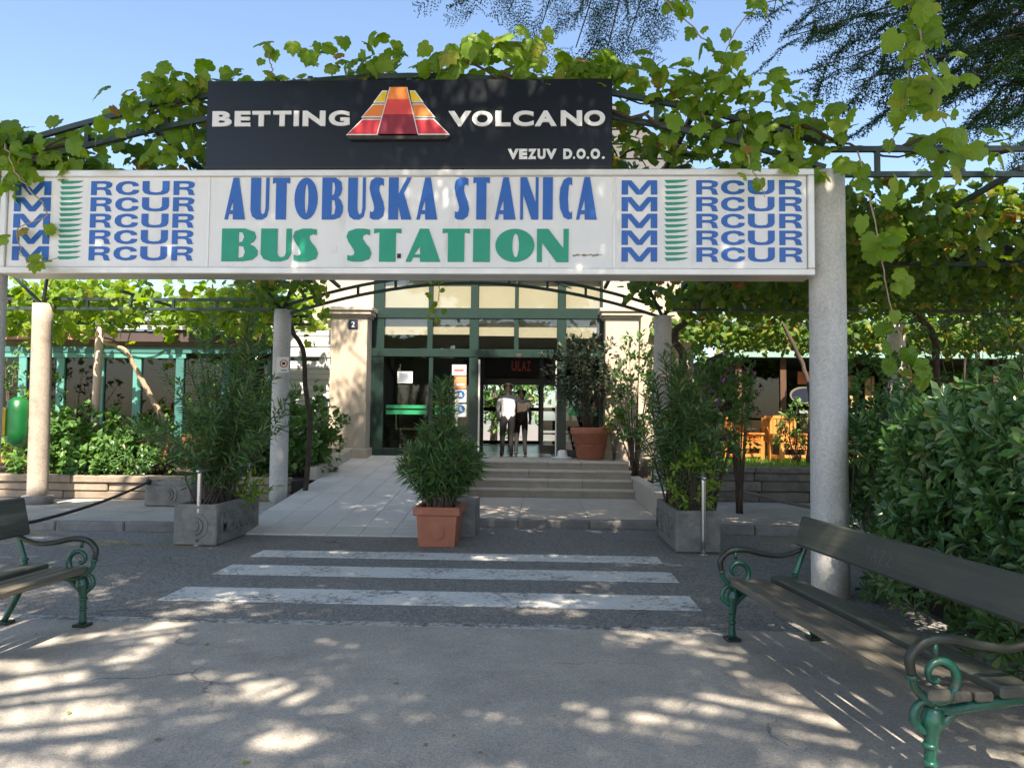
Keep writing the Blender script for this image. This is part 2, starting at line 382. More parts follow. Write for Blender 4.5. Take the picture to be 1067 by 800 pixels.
lime_leaf = leaf_mat('lime_leaf', [(0, (.14, .25, .03)), (.6, (.2, .32, .045)), (1, (.34, .38, .07))], .35, .45)
ficus_leaf = leaf_mat('ficus_leaf', [(0, (.025, .045, .022)), (.6, (.04, .065, .03)), (.93, (.07, .085, .04)), (1, (.16, .07, .04))], .12, .4)
needle = leaf_mat('cedar_needle', [(0, (.018, .045, .02)), (.6, (.03, .07, .028)), (1, (.055, .10, .04))], .3, .6, .1)
fill_needle = leaf_mat('shade_fill_needle', [(0, (.06, .11, .04)), (.6, (.09, .15, .055)), (1, (.14, .19, .07))], .5, .6, .1)  # needles of unseen cedars, made paler to let more light into the shade
dry_leaf = leaf_mat('dry_creeper', [(0, (.20, .19, .09)), (.6, (.30, .28, .13)), (1, (.20, .27, .07))], .3, .6)
petal = leaf_mat('bougainvillea_petal', [(0, (.42, .06, .40)), (1, (.55, .14, .55))], .4, .5)
grassm = leaf_mat('grass_blade', [(0, (.10, .22, .03)), (1, (.20, .34, .05))], .35, .5)

def struct(o): o['kind'] = 'structure'; return o
def sheet(name, poly, z, m, thick=0.0):
    b = MB()
    if thick: b.prism_z(poly, z - thick, z)
    else: b.add([(x, y, z) for x, y in poly], [tuple(range(len(poly)))])
    return struct(b.build(name, m))

# ------------------------------------------------------------------ ground, road, pavements
earth = mat('ground_earth', (.20, .185, .16), .95, (.13, .12, .10), .6, .8, .4, 20)
sheet('ground', [(-600, -600), (600, -600), (600, 900), (-600, 900)], -.03, earth)
road = sheet('road', [(-60, 6.16), (60, 6.16), (60, 13.5), (-60, 13.5)], -.006, asphalt, .02)
fore = sheet('pavement', [(-60, -40), (60, -40), (60, 6.16), (-60, 6.16)], 0.0, concrete, .025)
# zebra crossing and lines (worn paint)
def worn_paint(name, c, thr=.47):
    m = bpy.data.materials.new(name); m.use_nodes = True; nt = m.node_tree; N = nt.nodes; L = nt.links; b = N['Principled BSDF']
    b.inputs['Roughness'].default_value = .8
    tc = N.new('ShaderNodeTexCoord'); n = N.new('ShaderNodeTexNoise'); n.inputs['Scale'].default_value = 22; n.inputs['Detail'].default_value = 10; n.inputs['Roughness'].default_value = .75
    n2 = N.new('ShaderNodeTexNoise'); n2.inputs['Scale'].default_value = 2.2; n2.inputs['Detail'].default_value = 4
    L.new(tc.outputs['Object'], n.inputs[0]); L.new(tc.outputs['Object'], n2.inputs[0])
    a = N.new('ShaderNodeMath'); a.operation = 'MULTIPLY_ADD'; a.inputs[1].default_value = .45; L.new(n2.outputs[0], a.inputs[0]); L.new(n.outputs[0], a.inputs[2])
    r = N.new('ShaderNodeMapRange'); r.inputs[1].default_value = thr + .26; r.inputs[2].default_value = thr + .42; L.new(a.outputs[0], r.inputs[0])
    mx = N.new('ShaderNodeMix'); mx.data_type = 'RGBA'; mx.inputs[6].default_value = (*c, 1); mx.inputs[7].default_value = (.12, .118, .118, 1)
    L.new(r.outputs[0], mx.inputs[0]); L.new(mx.outputs[2], b.inputs['Base Color'])
    return m
paint = worn_paint('road_paint', (.72, .72, .70)); ypaint = worn_paint('yellow_paint', (.42, .31, .10), .40); wpaint2 = worn_paint('edge_paint', (.50, .50, .48), .38)
def marking(name, poly, m, z=-.002):
    b = MB(); b.prism_z(poly, z - .003, z); o = b.build(name, m, road); return o
for (x0, x1, y0, y1) in ((-3.42, 1.42, 9.05, 9.50), (-3.42, 1.42, 7.98, 8.52), (-3.40, 1.40, 6.80, 7.36)):
    marking('crosswalk_stripe', [(x0, y0), (x1, y0), (x1, y1), (x0, y1)], paint)
b = MB(); b.prism_z([(-9, 6.03), (1.45, 6.10), (1.45, 6.22), (-9, 6.15)], .001, .004); b.build('edge_line', wpaint2, fore)
for poly in ([(-9.5, 9.62), (-4.2, 9.66), (-4.2, 9.73), (-9.5, 9.70)], [(-7.5, 10.75), (-5.2, 9.74), (-5.1, 9.80), (-7.4, 10.85)], [(1.6, 9.60), (9, 9.62), (9, 9.69), (1.6, 9.67)], [(3, 10.7), (9, 10.6), (9, 10.68), (3, 10.78)]):
    marking('yellow_line', poly, ypaint)

def kerb_run(parent, x0, x1, y, z0, z1, d=.16, L=1.0):
    n = max(1, round(abs(x1 - x0) / L)); w = (x1 - x0) / n
    me = MB().box((0, 0, 0), (abs(w) - .012, d, z1 - z0), bev=.018).mesh('kerb_stone', kerbm)
    for i in range(n):
        link('kerb_stone', me, None, parent, Vector((x0 + w * (i + .5), y + d / 2 + random.uniform(-.006, .006), (z0 + z1) / 2 + random.uniform(-.006, .004))) - wloc(parent), (0, 0, random.uniform(-.006, .006)))
pvL = sheet('pavement_left', [(-40, 11.0), (-4.9, 11.0), (-4.42, 11.4), (-4.42, 14.2), (-40, 14.2)], .115, concrete, .13)
kerb_run(pvL, -20.0, -4.95, 10.86, -.02, .125)
pvR = sheet('pavement_right', [(2.1, 11.65), (40, 11.65), (40, 15.3), (2.1, 15.3)], .115, concrete, .13)
kerb_run(pvR, 2.15, 20.15, 11.51, -.02, .125)

# low garden walls: long blocks in courses, each block its own piece
wallm = mat('garden_wall_stone', (.36, .29, .225), .9, (.22, .18, .14), 5, .9, .6, 30, objrand=.16, stain=(.13, .115, .095), sscale=3, sthr=.58, smix=.55)
wallm2 = mat('garden_wall_grey', (.25, .225, .195), .92, (.13, .12, .105), 5, .9, .7, 30, objrand=.18, stain=(.08, .075, .065), sscale=3, sthr=.56, smix=.6)
def block_wall(label, x0, x1, y, z0, courses, L, m, d=.28):
    t = thing('garden_wall', ((x0 + x1) / 2, y, z0), label, 'wall')
    core = MB(); core.b2((x0 + .02, y + .05, z0 - .1), (x1 - .02, y + d - .03, z0 + sum(courses) - .02)); core.build('core', soil, t)
    z = z0
    for ci, h in enumerate(courses):
        x = x0 - (ci % 2) * L * .4 - random.random() * .2
        cap = ci == len(courses) - 1
        while x < x1:
            l = L * random.uniform(.75, 1.25); a, b_ = max(x, x0), min(x + l, x1)
            if b_ - a > .1:
                dy = -.03 if cap else random.uniform(-.018, .012)
                s = MB().box((0, 0, 0), (b_ - a - .014, d + (.04 if cap else 0), h - .012), bev=.016)
                link('stone', s.mesh('stone', m), None, t, ((a + b_) / 2 - (x0 + x1) / 2, d / 2 + dy, z + h / 2 - z0), (0, 0, random.uniform(-.008, .008)))
            x += l
        z += h
    return t
block_wall('long low sunlit stone wall along the left garden bed', -18, -4.62, 14.0, .115, [.15, .15, .14], 1.7, wallm)
block_wall('grey weathered low stone wall below the right cafe lawn', 2.6, 16, 15.2, .115, [.2, .2, .16, .12], 1.1, wallm2)
sheet('garden_soil', [(-18, 14.2), (-4.6, 14.2), (-4.3, 18.1), (-18, 18.1)], .47, soil, .3)
lawn = sheet('lawn_soil', [(2.6, 15.4), (20, 15.4), (20, 24), (2.6, 24)], .76, mat('lawn_soil', (.10, .14, .04), .95, (.07, .08, .03), 6, .9, .5), .3)
gn = 9000
gP = np.stack([rng.uniform(2.8, 14, gn), rng.uniform(15.5, 19.5, gn), np.full(gn, .755)], 1)
GR = ribbon([(0, 0), (.4, .06), (1, 0)], .25, .0)
V, FF = copies(*GR, gP, frames(rand_dirs(gn, (0, 0, 2.2)), rand_dirs(gn)), rng.uniform(.07, .16, gn))
tag(link('lawn_grass', np_mesh('lawn_grass', V, FF, grassm)), 'sunny green lawn grass behind the grey right wall', 'grass', kind='stuff')

# ------------------------------------------------------------------ ramp, steps, platform
RX0, RX1, RY0, RY1, FLOOR = -4.36, -1.62, 10.72, 18.1, .80
ramp = MB(); ramp.add([(RX0, RY0, -.05), (RX1, RY0, -.05), (RX1, RY1, -.05), (RX0, RY1, -.05), (RX0, RY0, .004), (RX1, RY0, .004), (RX1, RY1, FLOOR - .012), (RX0, RY1, FLOOR - .012)],
                      [(0, 3, 2, 1), (4, 5, 6, 7), (0, 1, 5, 4), (1, 2, 6, 5), (2, 3, 7, 6), (3, 0, 4, 7)])
ramp = struct(ramp.build('entrance_ramp', grout))
sl = math.atan2(FLOOR - .016, RY1 - RY0); rows, cols_ = 15, 6
tw, tl = (RX1 - RX0) / cols_, (RY1 - RY0) / rows
tme = MB().box((0, 0, 0), (tw - .006, tl / cos(sl) - .006, .024), bev=.004).mesh('paving_tile', tile)
for j in range(rows):
    for i in range(cols_):
        y = RY0 + tl * (j + .5); z = .004 + (y - RY0) * math.tan(sl) + .004
        link('paving_tile', tme, None, ramp, Vector((RX0 + tw * (i + .5), y, z + random.uniform(0, .003))) - wloc(ramp), (sl, 0, 0))
e = thing('ramp_edging', (-4.45, 15.0, .25), 'pale stone edging climbing along the left side of the entrance ramp', 'edging')
for k in range(4):
    y0, y1 = 14.9 + k * .82, 14.9 + (k + 1) * .82 - .015
    s = MB(); s.bar((-4.45, y0, .12 + (y0 - RY0) * math.tan(sl) ), (-4.45, y1, .12 + (y1 - RY0) * math.tan(sl)), .2, .26, bev=.02); s.build('edge_stone', stone, e)
SX0, SX1 = -1.55, 1.86
plat = struct(MB().b2((SX0 + .1, 12.05, -.05), (SX1, 18.1, .10)).build('step_platform', grout))
kerb_run(plat, SX0 + .1, SX1, 11.92, -.02, .118, .2, 1.15)
n = 0
for (ya, yb) in ((12.13, 13.2), (13.2, 14.3), (14.3, 15.42)):
    w = (SX1 - SX0 - .1) / 3
    for i in range(3):
        s = MB(); s.b2((SX0 + .1 + w * i + .004, ya + .004, .10), (SX0 + .1 + w * (i + 1) - .004, yb - .004, .118), bev=.003); s.build('slab', stone, plat)
rs = (FLOOR - .118) / 4
flight = struct(MB().b2((SX0 + .12, 15.46, .05), (SX1 - .02, 18.1, .118)).build('entrance_steps', grout))
for k in range(4):
    y0 = 15.4 + .31 * k; y1 = 18.12 if k == 3 else y0 + .42
    cuts = [SX0 + .1, SX0 + 1.3 + .4 * (k % 2), SX0 + 2.4 + .3 * ((k + 1) % 2), SX1]
    for a, b_ in zip(cuts, cuts[1:]):
        s = MB(); s.b2((a + .003, y0 + .045, .118 + rs * k - (.002 if k else 0)), (b_ - .003, y1 - .003, .118 + rs * (k + 1) - .045)); s.build('riser', riser_stone, flight)
        s = MB(); s.b2((a + .002, y0, .118 + rs * (k + 1) - .045), (b_ - .002, y1 if k == 3 else y0 + .34, .118 + rs * (k + 1) + .0), bev=.008); s.build('tread', stone, flight)
struct(MB().b2((SX1 + .003, 12.4, .0), (SX1 + .22, 18.1, .5)).build('step_cheek_wall', stone))
struct(MB().b2((-1.615, 12.6, .0), (-1.46, 18.09, FLOOR + .06)).build('ramp_cheek_wall', stone))

# ------------------------------------------------------------------ station building
BY = 18.2; C = -1.30
B = thing('station_building', (C, BY, 0), 'bus station hall with cream pillars and a dark hipped roof behind the pergola', 'building')
def part(name, m, parent, *boxes, bev=0.0):
    o = None
    for a, b_ in boxes: o = MB().b2(a, b_, bev).build(name, m, parent)     # every box is a piece of its own
    return o
PLX = [(-4.92, -4.06), (1.46, 2.22)]
for x0, x1 in PLX:
    p = part('pillar', pillar_stone, B, ((x0, BY - .55, .0), (x1, BY + .1, 4.02)), bev=.012)
    s = MB()
    for (o_, za, zb) in ((.05, 4.02, 4.07), (.10, 4.07, 4.16), (.14, 4.16, 4.25)): s.b2((x0 - o_, BY - .55 - o_, za), (x1 + o_, BY + .1, zb), .015)
    s.build('capital', pillar_stone, p)
    s = MB(); s.b2((x0 - .06, BY - .61, .6), (x1 + .06, BY + .08, .98), .02); s.build('base', pillar_stone, p)
# hall walls
hallw = mat('hall_wall', (.50, .45, .37), .85, (.42, .37, .3), 2, .6)
part('wall', cream, B, ((-6.2, BY + .12, .0), (-4.0, BY + .32, 6.3)), ((1.4, BY + .12, .0), (3.6, BY + .32, 6.3)))
part('side_wall', cream, B, ((-6.2, BY + .33, 0), (-5.95, 34, 6.3)), ((3.35, BY + .33, 0), (3.6, 34, 6.3)))
part('gable_wall', cream, B, ((-4.0, BY + .14, 5.62), (1.4, BY + .3, 6.3)))
part('floor_slab', mat('hall_floor', (.20, .17, .14), .25, (.16, .135, .11), 2, .6), B, ((-5.9, BY - .07, .3), (3.3, 29, FLOOR - .004)))
part('ceiling', hallw, B, ((-5.9, BY + .35, 5.7), (3.3, 29, 5.8)))
# hip roof
roofm = mat('roof_slate', (.10, .10, .105), .8, (.07, .07, .075), 3, .8, .5, 30, objrand=.1)
ex, tx = 6.2, 2.4; zE, zT = 6.3, 9.55; yF, yB = BY - .7, 34.5
rf = MB(); rf.add([(C - ex, yF, zE), (C + ex, yF, zE), (C + ex, yB, zE), (C - ex, yB, zE), (C - tx, yF + .3, zT), (C + tx, yF + .3, zT), (C + tx, yB - 4, zT), (C - tx, yB - 4, zT)],
            [(0, 1, 5, 4), (1, 2, 6, 5), (2, 3, 7, 6), (3, 0, 4, 7), (4, 5, 6, 7), (0, 3, 2, 1)])
rf = rf.build('roof', roofm, B)
for k in range(9):       # lapped sheets on the front slope
    t0, t1 = k / 9, (k + 1.06) / 9
    z0, z1 = zE + (zT - zE) * t0, zE + (zT - zE) * min(t1, 1)
    x0, x1 = ex - (ex - tx) * t0, ex - (ex - tx) * min(t1, 1)
    s = MB(); s.add([(C - x0, yF + .3 * t0 - .05, z0), (C + x0, yF + .3 * t0 - .05, z0), (C + x1, yF + .3 * t1 - .015, z1), (C - x1, yF + .3 * t1 - .015, z1)], [(0, 1, 2, 3)])
    s.add([(C - x0, yF + .3 * t0 - .05, z0), (C + x0, yF + .3 * t0 - .05, z0), (C + x0, yF + .3 * t0, z0), (C - x0, yF + .3 * t0, z0)], [(0, 1, 2, 3)])
    s.build('roof_course', roofm, rf)
part('eave_board', frame_green, B, ((C - ex, yF - .06, zE - .16), (C + ex, yF - .01, zE - .01)))
# glazed front: frame bars and panes
glass = glass_mat('entrance_glass', (.86, .88, .86), .06); dark_glass = glass_mat('door_glass', (.38, .42, .40), .05); clear = glass_mat('clear_glass', (.85, .88, .87), .04)
pane_backing = mat('cream_backing', (.56, .49, .38), .8, (.44, .38, .29), .8, .6)  # cream sheets added behind the panes, standing in for pale reflections
GF = thing('glazed_entrance', (C, BY, FLOOR), 'dark green framed glass entrance front with transom panes between two cream pillars', 'entrance')
FX0, FX1 = -4.06, 1.46
def fbar(name, x0, x1, z0, z1, y=BY, d=.12, m=frame_green): return part(name, m, GF, ((x0, y - d / 2, z0), (x1, y + d / 2, z1)), bev=.006)
VX = [(-4.06, -3.76), (-2.73, -2.60), (-1.72, -1.50), (-.66, -.55), (.36, .58), (1.36, 1.46)]
rows_z = [(3.15, 3.34), (4.07, 4.32), (5.05, 5.2)]
for z0, z1 in rows_z: fbar('transom', FX0, FX1, z0, z1, d=.16)
for x0, x1 in VX:
    full = x0 in (-4.06, -1.72, .36, 1.36)
    if full: fbar('mullion', x0, x1, FLOOR, 3.15, d=.13)
    fbar('mullion', x0, x1, 3.34, 4.07, d=.12); fbar('mullion', x0 + .02, x1 - .02, 4.32, 5.05, d=.11)
fbar('sill_rail', -3.76, -1.72, FLOOR, FLOOR + .18); fbar('sill_rail', .58, 1.36, FLOOR, FLOOR + .18)
fbar('mullion', -2.68, -2.58, FLOOR + .18, 3.15)
edges = [x for v in VX for x in v]
for a, b_ in zip(edges[1::2], edges[2::2]):
    part('pane', glass, GF, ((a, BY - .004, 3.34), (b_, BY + .004, 4.07)))
    part('pane', glass, GF, ((a - .02, BY - .004, 4.32), (b_ + .02, BY + .004, 5.05)))
    part('pane_backing', pane_backing, GF, ((a - .01, BY + .07, 4.34), (b_ + .01, BY + .078, 5.62)))
    part('pane_backing', pane_backing, GF, ((a - .01, BY + .072, 3.62 + .1 * ((a * 7) % 1)), (b_ + .01, BY + .08, 4.06)))
for a, b_ in ((-3.76, -2.68), (-2.58, -1.72), (.58, 1.36)):
    part('pane', dark_glass, GF, ((a, BY - .004, FLOOR + .18), (b_, BY + .004, 3.15)))
    part('safety_band', mat('green_band', (.02, .26, .11), .4), GF, ((a + .06, BY - .012, 1.78), (b_ - .04, BY - .006, 1.88)), ((a + .06, BY - .012, 1.92), (b_ - .04, BY - .006, 2.0)))
part('door_rail', alu, GF, ((-1.50, BY - .03, FLOOR), (-1.46, BY + .03, 3.1)), ((.33, BY - .03, FLOOR), (.36, BY + .03, 3.1)))
part('sensor', mat('sensor_black', (.03, .03, .03), .4), GF, ((-.62, BY - .14, 3.13), (-.46, BY - .08, 3.23)), bev=.02)
part('door_handle', steel, GF, ((-2.02, BY - .1, 1.5), (-1.97, BY - .07, 2.3)), ((-2.02, BY - .07, 1.55), (-1.97, BY - .01, 1.58)), ((-2.02, BY - .07, 2.22), (-1.97, BY - .01, 2.25)))
# interior windbreak with second doors
IW = thing('inner_doors', (-.55, 20.6, FLOOR), 'dark inner glass doors with red entrance lettering inside the station hall', 'door')
def ib(name, a, b_, m=frame_green): return part(name, m, IW, (a, b_))
Y2 = 20.6
for x0, x1 in ((-2.1, -1.86), (-1.62, -1.55), (-.04, .06), (.95, 1.1)): ib('frame', (x0, Y2 - .05, FLOOR), (x1, Y2 + .05, 3.4))
ib('frame', (-2.1, Y2 - .06, 2.62), (1.1, Y2 + .06, 2.78)); ib('frame', (-2.1, Y2 - .06, 3.4), (1.1, Y2 + .06, 3.6))
for a, b_ in ((-1.86, -1.62), (.06, .95)):
    ib('bottom_rail', (a, Y2 - .045, FLOOR), (b_, Y2 + .045, FLOOR + .22)); ib('pane', (a, Y2 - .004, FLOOR + .22), (b_, Y2 + .004, 2.62), clear)
ib('header_panel', (-1.86, Y2 - .01, 2.78), (.95, Y2 + .01, 3.4), dark_in)
# far glazing of the hall, daylight and buses' yard beyond
HB = thing('hall_rear_glazing', (C, 29, FLOOR), 'dark framed rear window wall of the hall seen through the doors', 'window')
for x in np.arange(-5.8, 3.3, 1.15): part('mullion', dark_in, HB, ((x - .06, 28.95, FLOOR), (x + .06, 29.05, 5.7)))
for z in (FLOOR, 2.05, 3.3, 4.5): part('transom', dark_in, HB, ((-5.9, 28.96, z), (3.3, 29.04, z + .14)))
part('wall', hallw, B, ((-5.9, 20.55, FLOOR), (-2.1, 20.75, 5.7)), ((1.1, 20.55, FLOOR), (3.3, 20.75, 5.7)), ((-2.1, 20.6, 3.6), (1.1, 20.75, 5.7)))
# hall furniture
for x, y, w in ((-3.2, 25.5, 1.2), (.6, 26.5, 1.3)):
    t = thing('waiting_bench', (x, y, FLOOR), ['dark waiting bench deep inside the hall, left of the doors', 'dark waiting bench deep inside the hall, behind the open doors'][x > 0], 'bench')
    part('seat', wood_dark, t, ((x - w / 2, y - .25, FLOOR + .42), (x + w / 2, y + .25, FLOOR + .47)), bev=.01); part('backrest', wood_dark, t, ((x - w / 2, y + .2, FLOOR + .55), (x + w / 2, y + .25, FLOOR + .9)), bev=.01)
    for sx in (-1, 1): part('leg', steel, t, ((x + sx * (w / 2 - .1) - .03, y - .2, FLOOR), (x + sx * (w / 2 - .1) + .03, y + .24, FLOOR + .42)), ((x + sx * (w / 2 - .1) - .03, y + .25, FLOOR), (x + sx * (w / 2 - .1) + .03, y + .28, FLOOR + .88)))
# house number, stickers
def text_mesh(txt, x0, x1, z0, z1, y, name, m, parent, off=.0, depth=.004, glyph=None):
    """one character or word fitted to a box in the X-Z plane, facing -Y"""
    if glyph is None:
        cu = bpy.data.curves.new('t', 'FONT'); cu.body = txt; cu.offset = off; cu.resolution_u = 6
    else:
        cu = bpy.data.curves.new('t', 'CURVE'); cu.dimensions = '2D'; cu.fill_mode = 'BOTH'
        for ct in glyph:
            s = cu.splines.new('POLY'); s.points.add(len(ct) - 1); s.use_cyclic_u = True
            for p_, q in zip(s.points, ct): p_.co = (q[0], q[1], 0, 1)
    cu.extrude = .02
    o = bpy.data.objects.new('t', cu); me = bpy.data.meshes.new_from_object(o); bpy.data.objects.remove(o); bpy.data.curves.remove(cu)
    k = len(me.vertices); A = np.empty(k * 3, np.float32); me.vertices.foreach_get('co', A); A = A.reshape(-1, 3)
    lo, hi = A.min(0), A.max(0); U = (A - lo) / np.maximum(hi - lo, 1e-6)
    off_ = wloc(parent)
    W = np.stack([x0 + U[:, 0] * (x1 - x0) - off_.x, y - U[:, 2] * depth - off_.y, z0 + U[:, 1] * (z1 - z0) - off_.z], 1)
    me.vertices.foreach_set('co', W.astype(np.float32).ravel()); me.name = name; me.materials.clear(); me.materials.append(m)
    bm = bmesh.new(); bm.from_mesh(me); bmesh.ops.recalc_face_normals(bm, faces=bm.faces); bm.to_mesh(me); bm.free(); me.update()
    return link(name, me, None, parent)
a, b_ = yp(363, 343, BY - .55), yp(373, 333, BY - .55)
hn = thing('house_number', ((a.x + b_.x) / 2, BY - .552, a.z), 'small dark blue plate with a white number 2 on the left pillar', 'plate')
part('plate', mat('number_plate', (.02, .025, .06), .35), hn, ((a.x, BY - .565, a.z), (b_.x, BY - .552, b_.z)), bev=.004)
text_mesh('2', a.x + .07, b_.x - .07, a.z + .05, b_.z - .05, BY - .566, 'digit', white_letter, hn)
red_ink = mat('red_ink', (.55, .06, .04), .5); orange_ink = mat('orange_ink', (.62, .19, .06), .5); paper = mat('paper', (.75, .75, .72), .6, amount=.2); sky_blue = mat('blue_pictogram', (.03, .18, .48), .4)
def sticker(px0, py0, px1, py1, m, label, y=BY - .02):
    a, b_ = yp(px0, py1, y), yp(px1, py0, y)
    t = thing('door_sticker', ((a.x + b_.x) / 2, y, a.z), label, 'sticker', 'stickers on the entrance glass')
    part('sheet', m, t, ((a.x, y - .004, a.z), (b_.x, y, b_.z))); return t, a, b_
t, a, b_ = sticker(414, 387, 430, 399, paper, 'white notice sheet taped on the left entrance pane')
for k in range(4): part('print_line', sky_blue, t, ((a.x + .05, BY - .027, a.z + .05 + .05 * k), (b_.x - .05 - .04 * (k % 2), BY - .0245, a.z + .065 + .05 * k)))
t, a, b_ = sticker(471, 380, 486, 391, mat('pink_paper', (.72, .58, .55), .6), 'pale pink notice at the top of the door sticker column')
part('print_line', red_ink, t, ((a.x + .05, BY - .027, a.z + .1), (b_.x - .06, BY - .0245, a.z + .14)))
t, a, b_ = sticker(473, 392, 486, 405, mat('orange_paper', (.70, .27, .12), .6), 'orange sticker on the entrance door column')
part('print_line', paper, t, ((a.x + .05, BY - .027, a.z + .08), (b_.x - .04, BY - .0245, a.z + .12)))
for i, (y0, y1) in enumerate(((406, 419), (421, 434))):
    t, a, b_ = sticker(474, y0, 486, y1, paper, ['white sticker with round blue pictogram, just below the orange one', 'white sticker with round blue pictogram, lowest on the door'][i])
    cx, cz, r_ = (a.x + b_.x) / 2, (a.z + b_.z) / 2 + .03, .10
    s = MB(); s.prism_y([(cx + r_ * cos(k * pi / 10), cz + r_ * sin(k * pi / 10)) for k in range(20)], BY - .028, BY - .0245); pc = s.build('pictogram', sky_blue, t)
    s = MB(); s.prism_y([(cx - .05, cz - .05), (cx + .05, cz - .05), (cx + .02, cz + .05), (cx - .02, cz + .05)], BY - .031, BY - .0285); s.build('figure', paper, pc)
# red lettering over the inner doors
for ch, (x0, x1) in zip('ULAZ', ((533, 538.5), (539.5, 543), (543.5, 548.5), (549, 553))):
    a, b_ = yp(x0, 386.5, Y2 - .07), yp(x1, 376, Y2 - .07)
    text_mesh(ch, a.x, b_.x, a.z, b_.z, Y2 - .07, 'letter', red_ink, IW, .03)
# white shutter wall and drainpipe left of the left pillar
t = thing('shutter_wall', (-5.6, BY - .1, .5), 'white louvred shutter panel beside the left pillar behind the shrubs', 'shutter')
for k in range(22): part('slat', mat('shutter_white', (.6, .62, .62), .5, objrand=.05), t, ((-6.15, BY - .08 - .02 * (k % 2), .9 + .13 * k), (-5.0, BY - .02, .9 + .13 * k + .122)))
t = thing('drainpipe', (-6.3, BY - .4, .47), 'dark drainpipe and bracket at the cafe corner left of the pillar', 'pipe')
s = MB(); s.tube([(-6.3, BY - .4, .47), (-6.3, BY - .4, 3.6), (-5.9, BY - .35, 4.1), (-5.2, BY - .3, 4.6)], .07, 10); s.build('pipe', frame_green, t)
part('bracket', frame_green, t, ((-6.4, BY - .46, 3.0), (-5.2, BY - .3, 3.1)), ((-6.4, BY - .46, 2.0), (-6.2, BY + .1, 2.06)))

# ------------------------------------------------------------------ left cafe wing
LC = thing('cafe_wing', (-12, 18.3, 0), 'low cafe wing with teal window posts behind the left garden', 'building')
CY = 18.3
part('beam', mat('teal_dark', (.05, .17, .17), .5), LC, ((-20, CY - .1, 3.2), (-6.4, CY + .1, 3.34)))
part('beam', teal, LC, ((-20, CY - .08, 3.08), (-8.6, CY + .06, 3.195)))
part('header', mat('mossy_board', (.20, .17, .10), .9, (.12, .1, .06), 3, .9), LC, ((-20, CY - .02, 3.345), (-6.4, CY + .1, 3.55)))
part('fascia', mat('pink_fascia', (.45, .27, .22), .8, (.36, .2, .16), 3, .7), LC, ((-20, CY - .22, 3.5), (-10.75, CY - .14, 3.74)))
part('fascia', mat('dark_fascia', (.07, .05, .05), .8), LC, ((-10.74, CY - .24, 3.46), (-6.4, CY - .12, 3.72)))
part('gutter', mat('pale_gutter', (.6, .6, .6), .5), LC, ((-20, CY - .30, 3.745), (-6.4, CY - .13, 3.80)))
rfm = mat('pale_corrugated', (.52, .54, .55), .6, (.38, .40, .41), 2, .8, objrand=.08)
rr = MB(); rr.add([(-20, CY - .3, 3.81), (-6.4, CY - .3, 3.81), (-6.4, CY + 6, 4.9), (-20, CY + 6, 4.9), (-20, CY - .3, 3.83), (-6.4, CY - .3, 3.83), (-6.4, CY + 6, 4.93), (-20, CY + 6, 4.93)], [(0, 3, 2, 1), (4, 5, 6, 7), (0, 1, 5, 4), (1, 2, 6, 5), (2, 3, 7, 6), (3, 0, 4, 7)])
rr = rr.build('roof', rfm, LC)
for k in range(44):
    x = -19.8 + k * .305; s = MB(); s.bar((x, CY - .31, 3.85), (x, CY + 6, 4.95), .06, .05); s.build('roof_rib', rfm, rr)
for i, x in enumerate([-16.5, -15.5, -14.55, -13.6, -12.65, -11.7, -10.72, -9.8, -8.75, -7.6, -6.5]):
    part('post', teal if x < -9 else mat('teal_dark', (.05, .17, .17), .5), LC, ((x - .1, CY - .07, .5), (x + .1, CY + .05, 3.08)), bev=.01)
    if i: part('pane', glass_mat('cafe_glass', (.6, .62, .6), .04) if 'cafe_glass' not in MATS else MATS['cafe_glass'], LC, ((xp + .1, CY - .012, 1.25), (x - .1, CY - .004, 3.08)))
    if i: part('parapet', mat('brown_board', (.26, .10, .045), .7, (.18, .07, .03), 4, .8, objrand=.15), LC, ((xp + .1, CY - .03, .5), (x - .1, CY + .03, 1.25)))
    xp = x
part('wall', mat('cafe_back', (.16, .12, .085), .9, (.09, .07, .05), 2, .9), LC, ((-20, CY + 4, .4), (-6.4, CY + 4.2, 3.9)), ((-6.45, CY + .1, .4), (-6.25, CY + 4, 3.9)))
part('floor', mat('cafe_floor', (.2, .15, .1), .6), LC, ((-20, CY, .3), (-6.4, CY + 4, .5)))
shelfm = mat('shelf_wood', (.16, .10, .06), .7, objrand=.1)
sh = thing('cafe_shelf', (-10, CY + 2.0, .5), 'dark wooden shelf unit with bottles inside the cafe wing', 'shelf')
for k in range(5): part('shelf_board', shelfm, sh, ((-13.8, CY + 1.9, .9 + .45 * k), (-7.4, CY + 2.2, .94 + .45 * k)))
for x in (-13.8, -12.2, -10.6, -9, -7.4): part('upright', shelfm, sh, ((x - .03, CY + 1.9, .5), (x + .03, CY + 2.2, 2.75)))
bott = [mat('bottle_%d' % i, c, .2, amount=.2) for i, c in enumerate([(.05, .12, .06), (.3, .16, .05), (.5, .46, .36), (.28, .05, .04)])]
bm_ = [MB().lathe([(.04, 0), (.04, .18), (.015, .24), (.015, .3)], n=8).mesh('bottle', b__) for b__ in bott]
for k in range(1, 4):
    for x in np.arange(-13.6, -7.5, .24):
        if random.random() < .65:
            o = link('bottle', bm_[random.randrange(4)], None, None, (float(x) + random.uniform(-.05, .05), CY + 2.04, .94 + .45 * k))
            tag(o, 'small bottle standing on the dark shelf inside the left cafe', 'bottle', 'bottles on the cafe shelf')

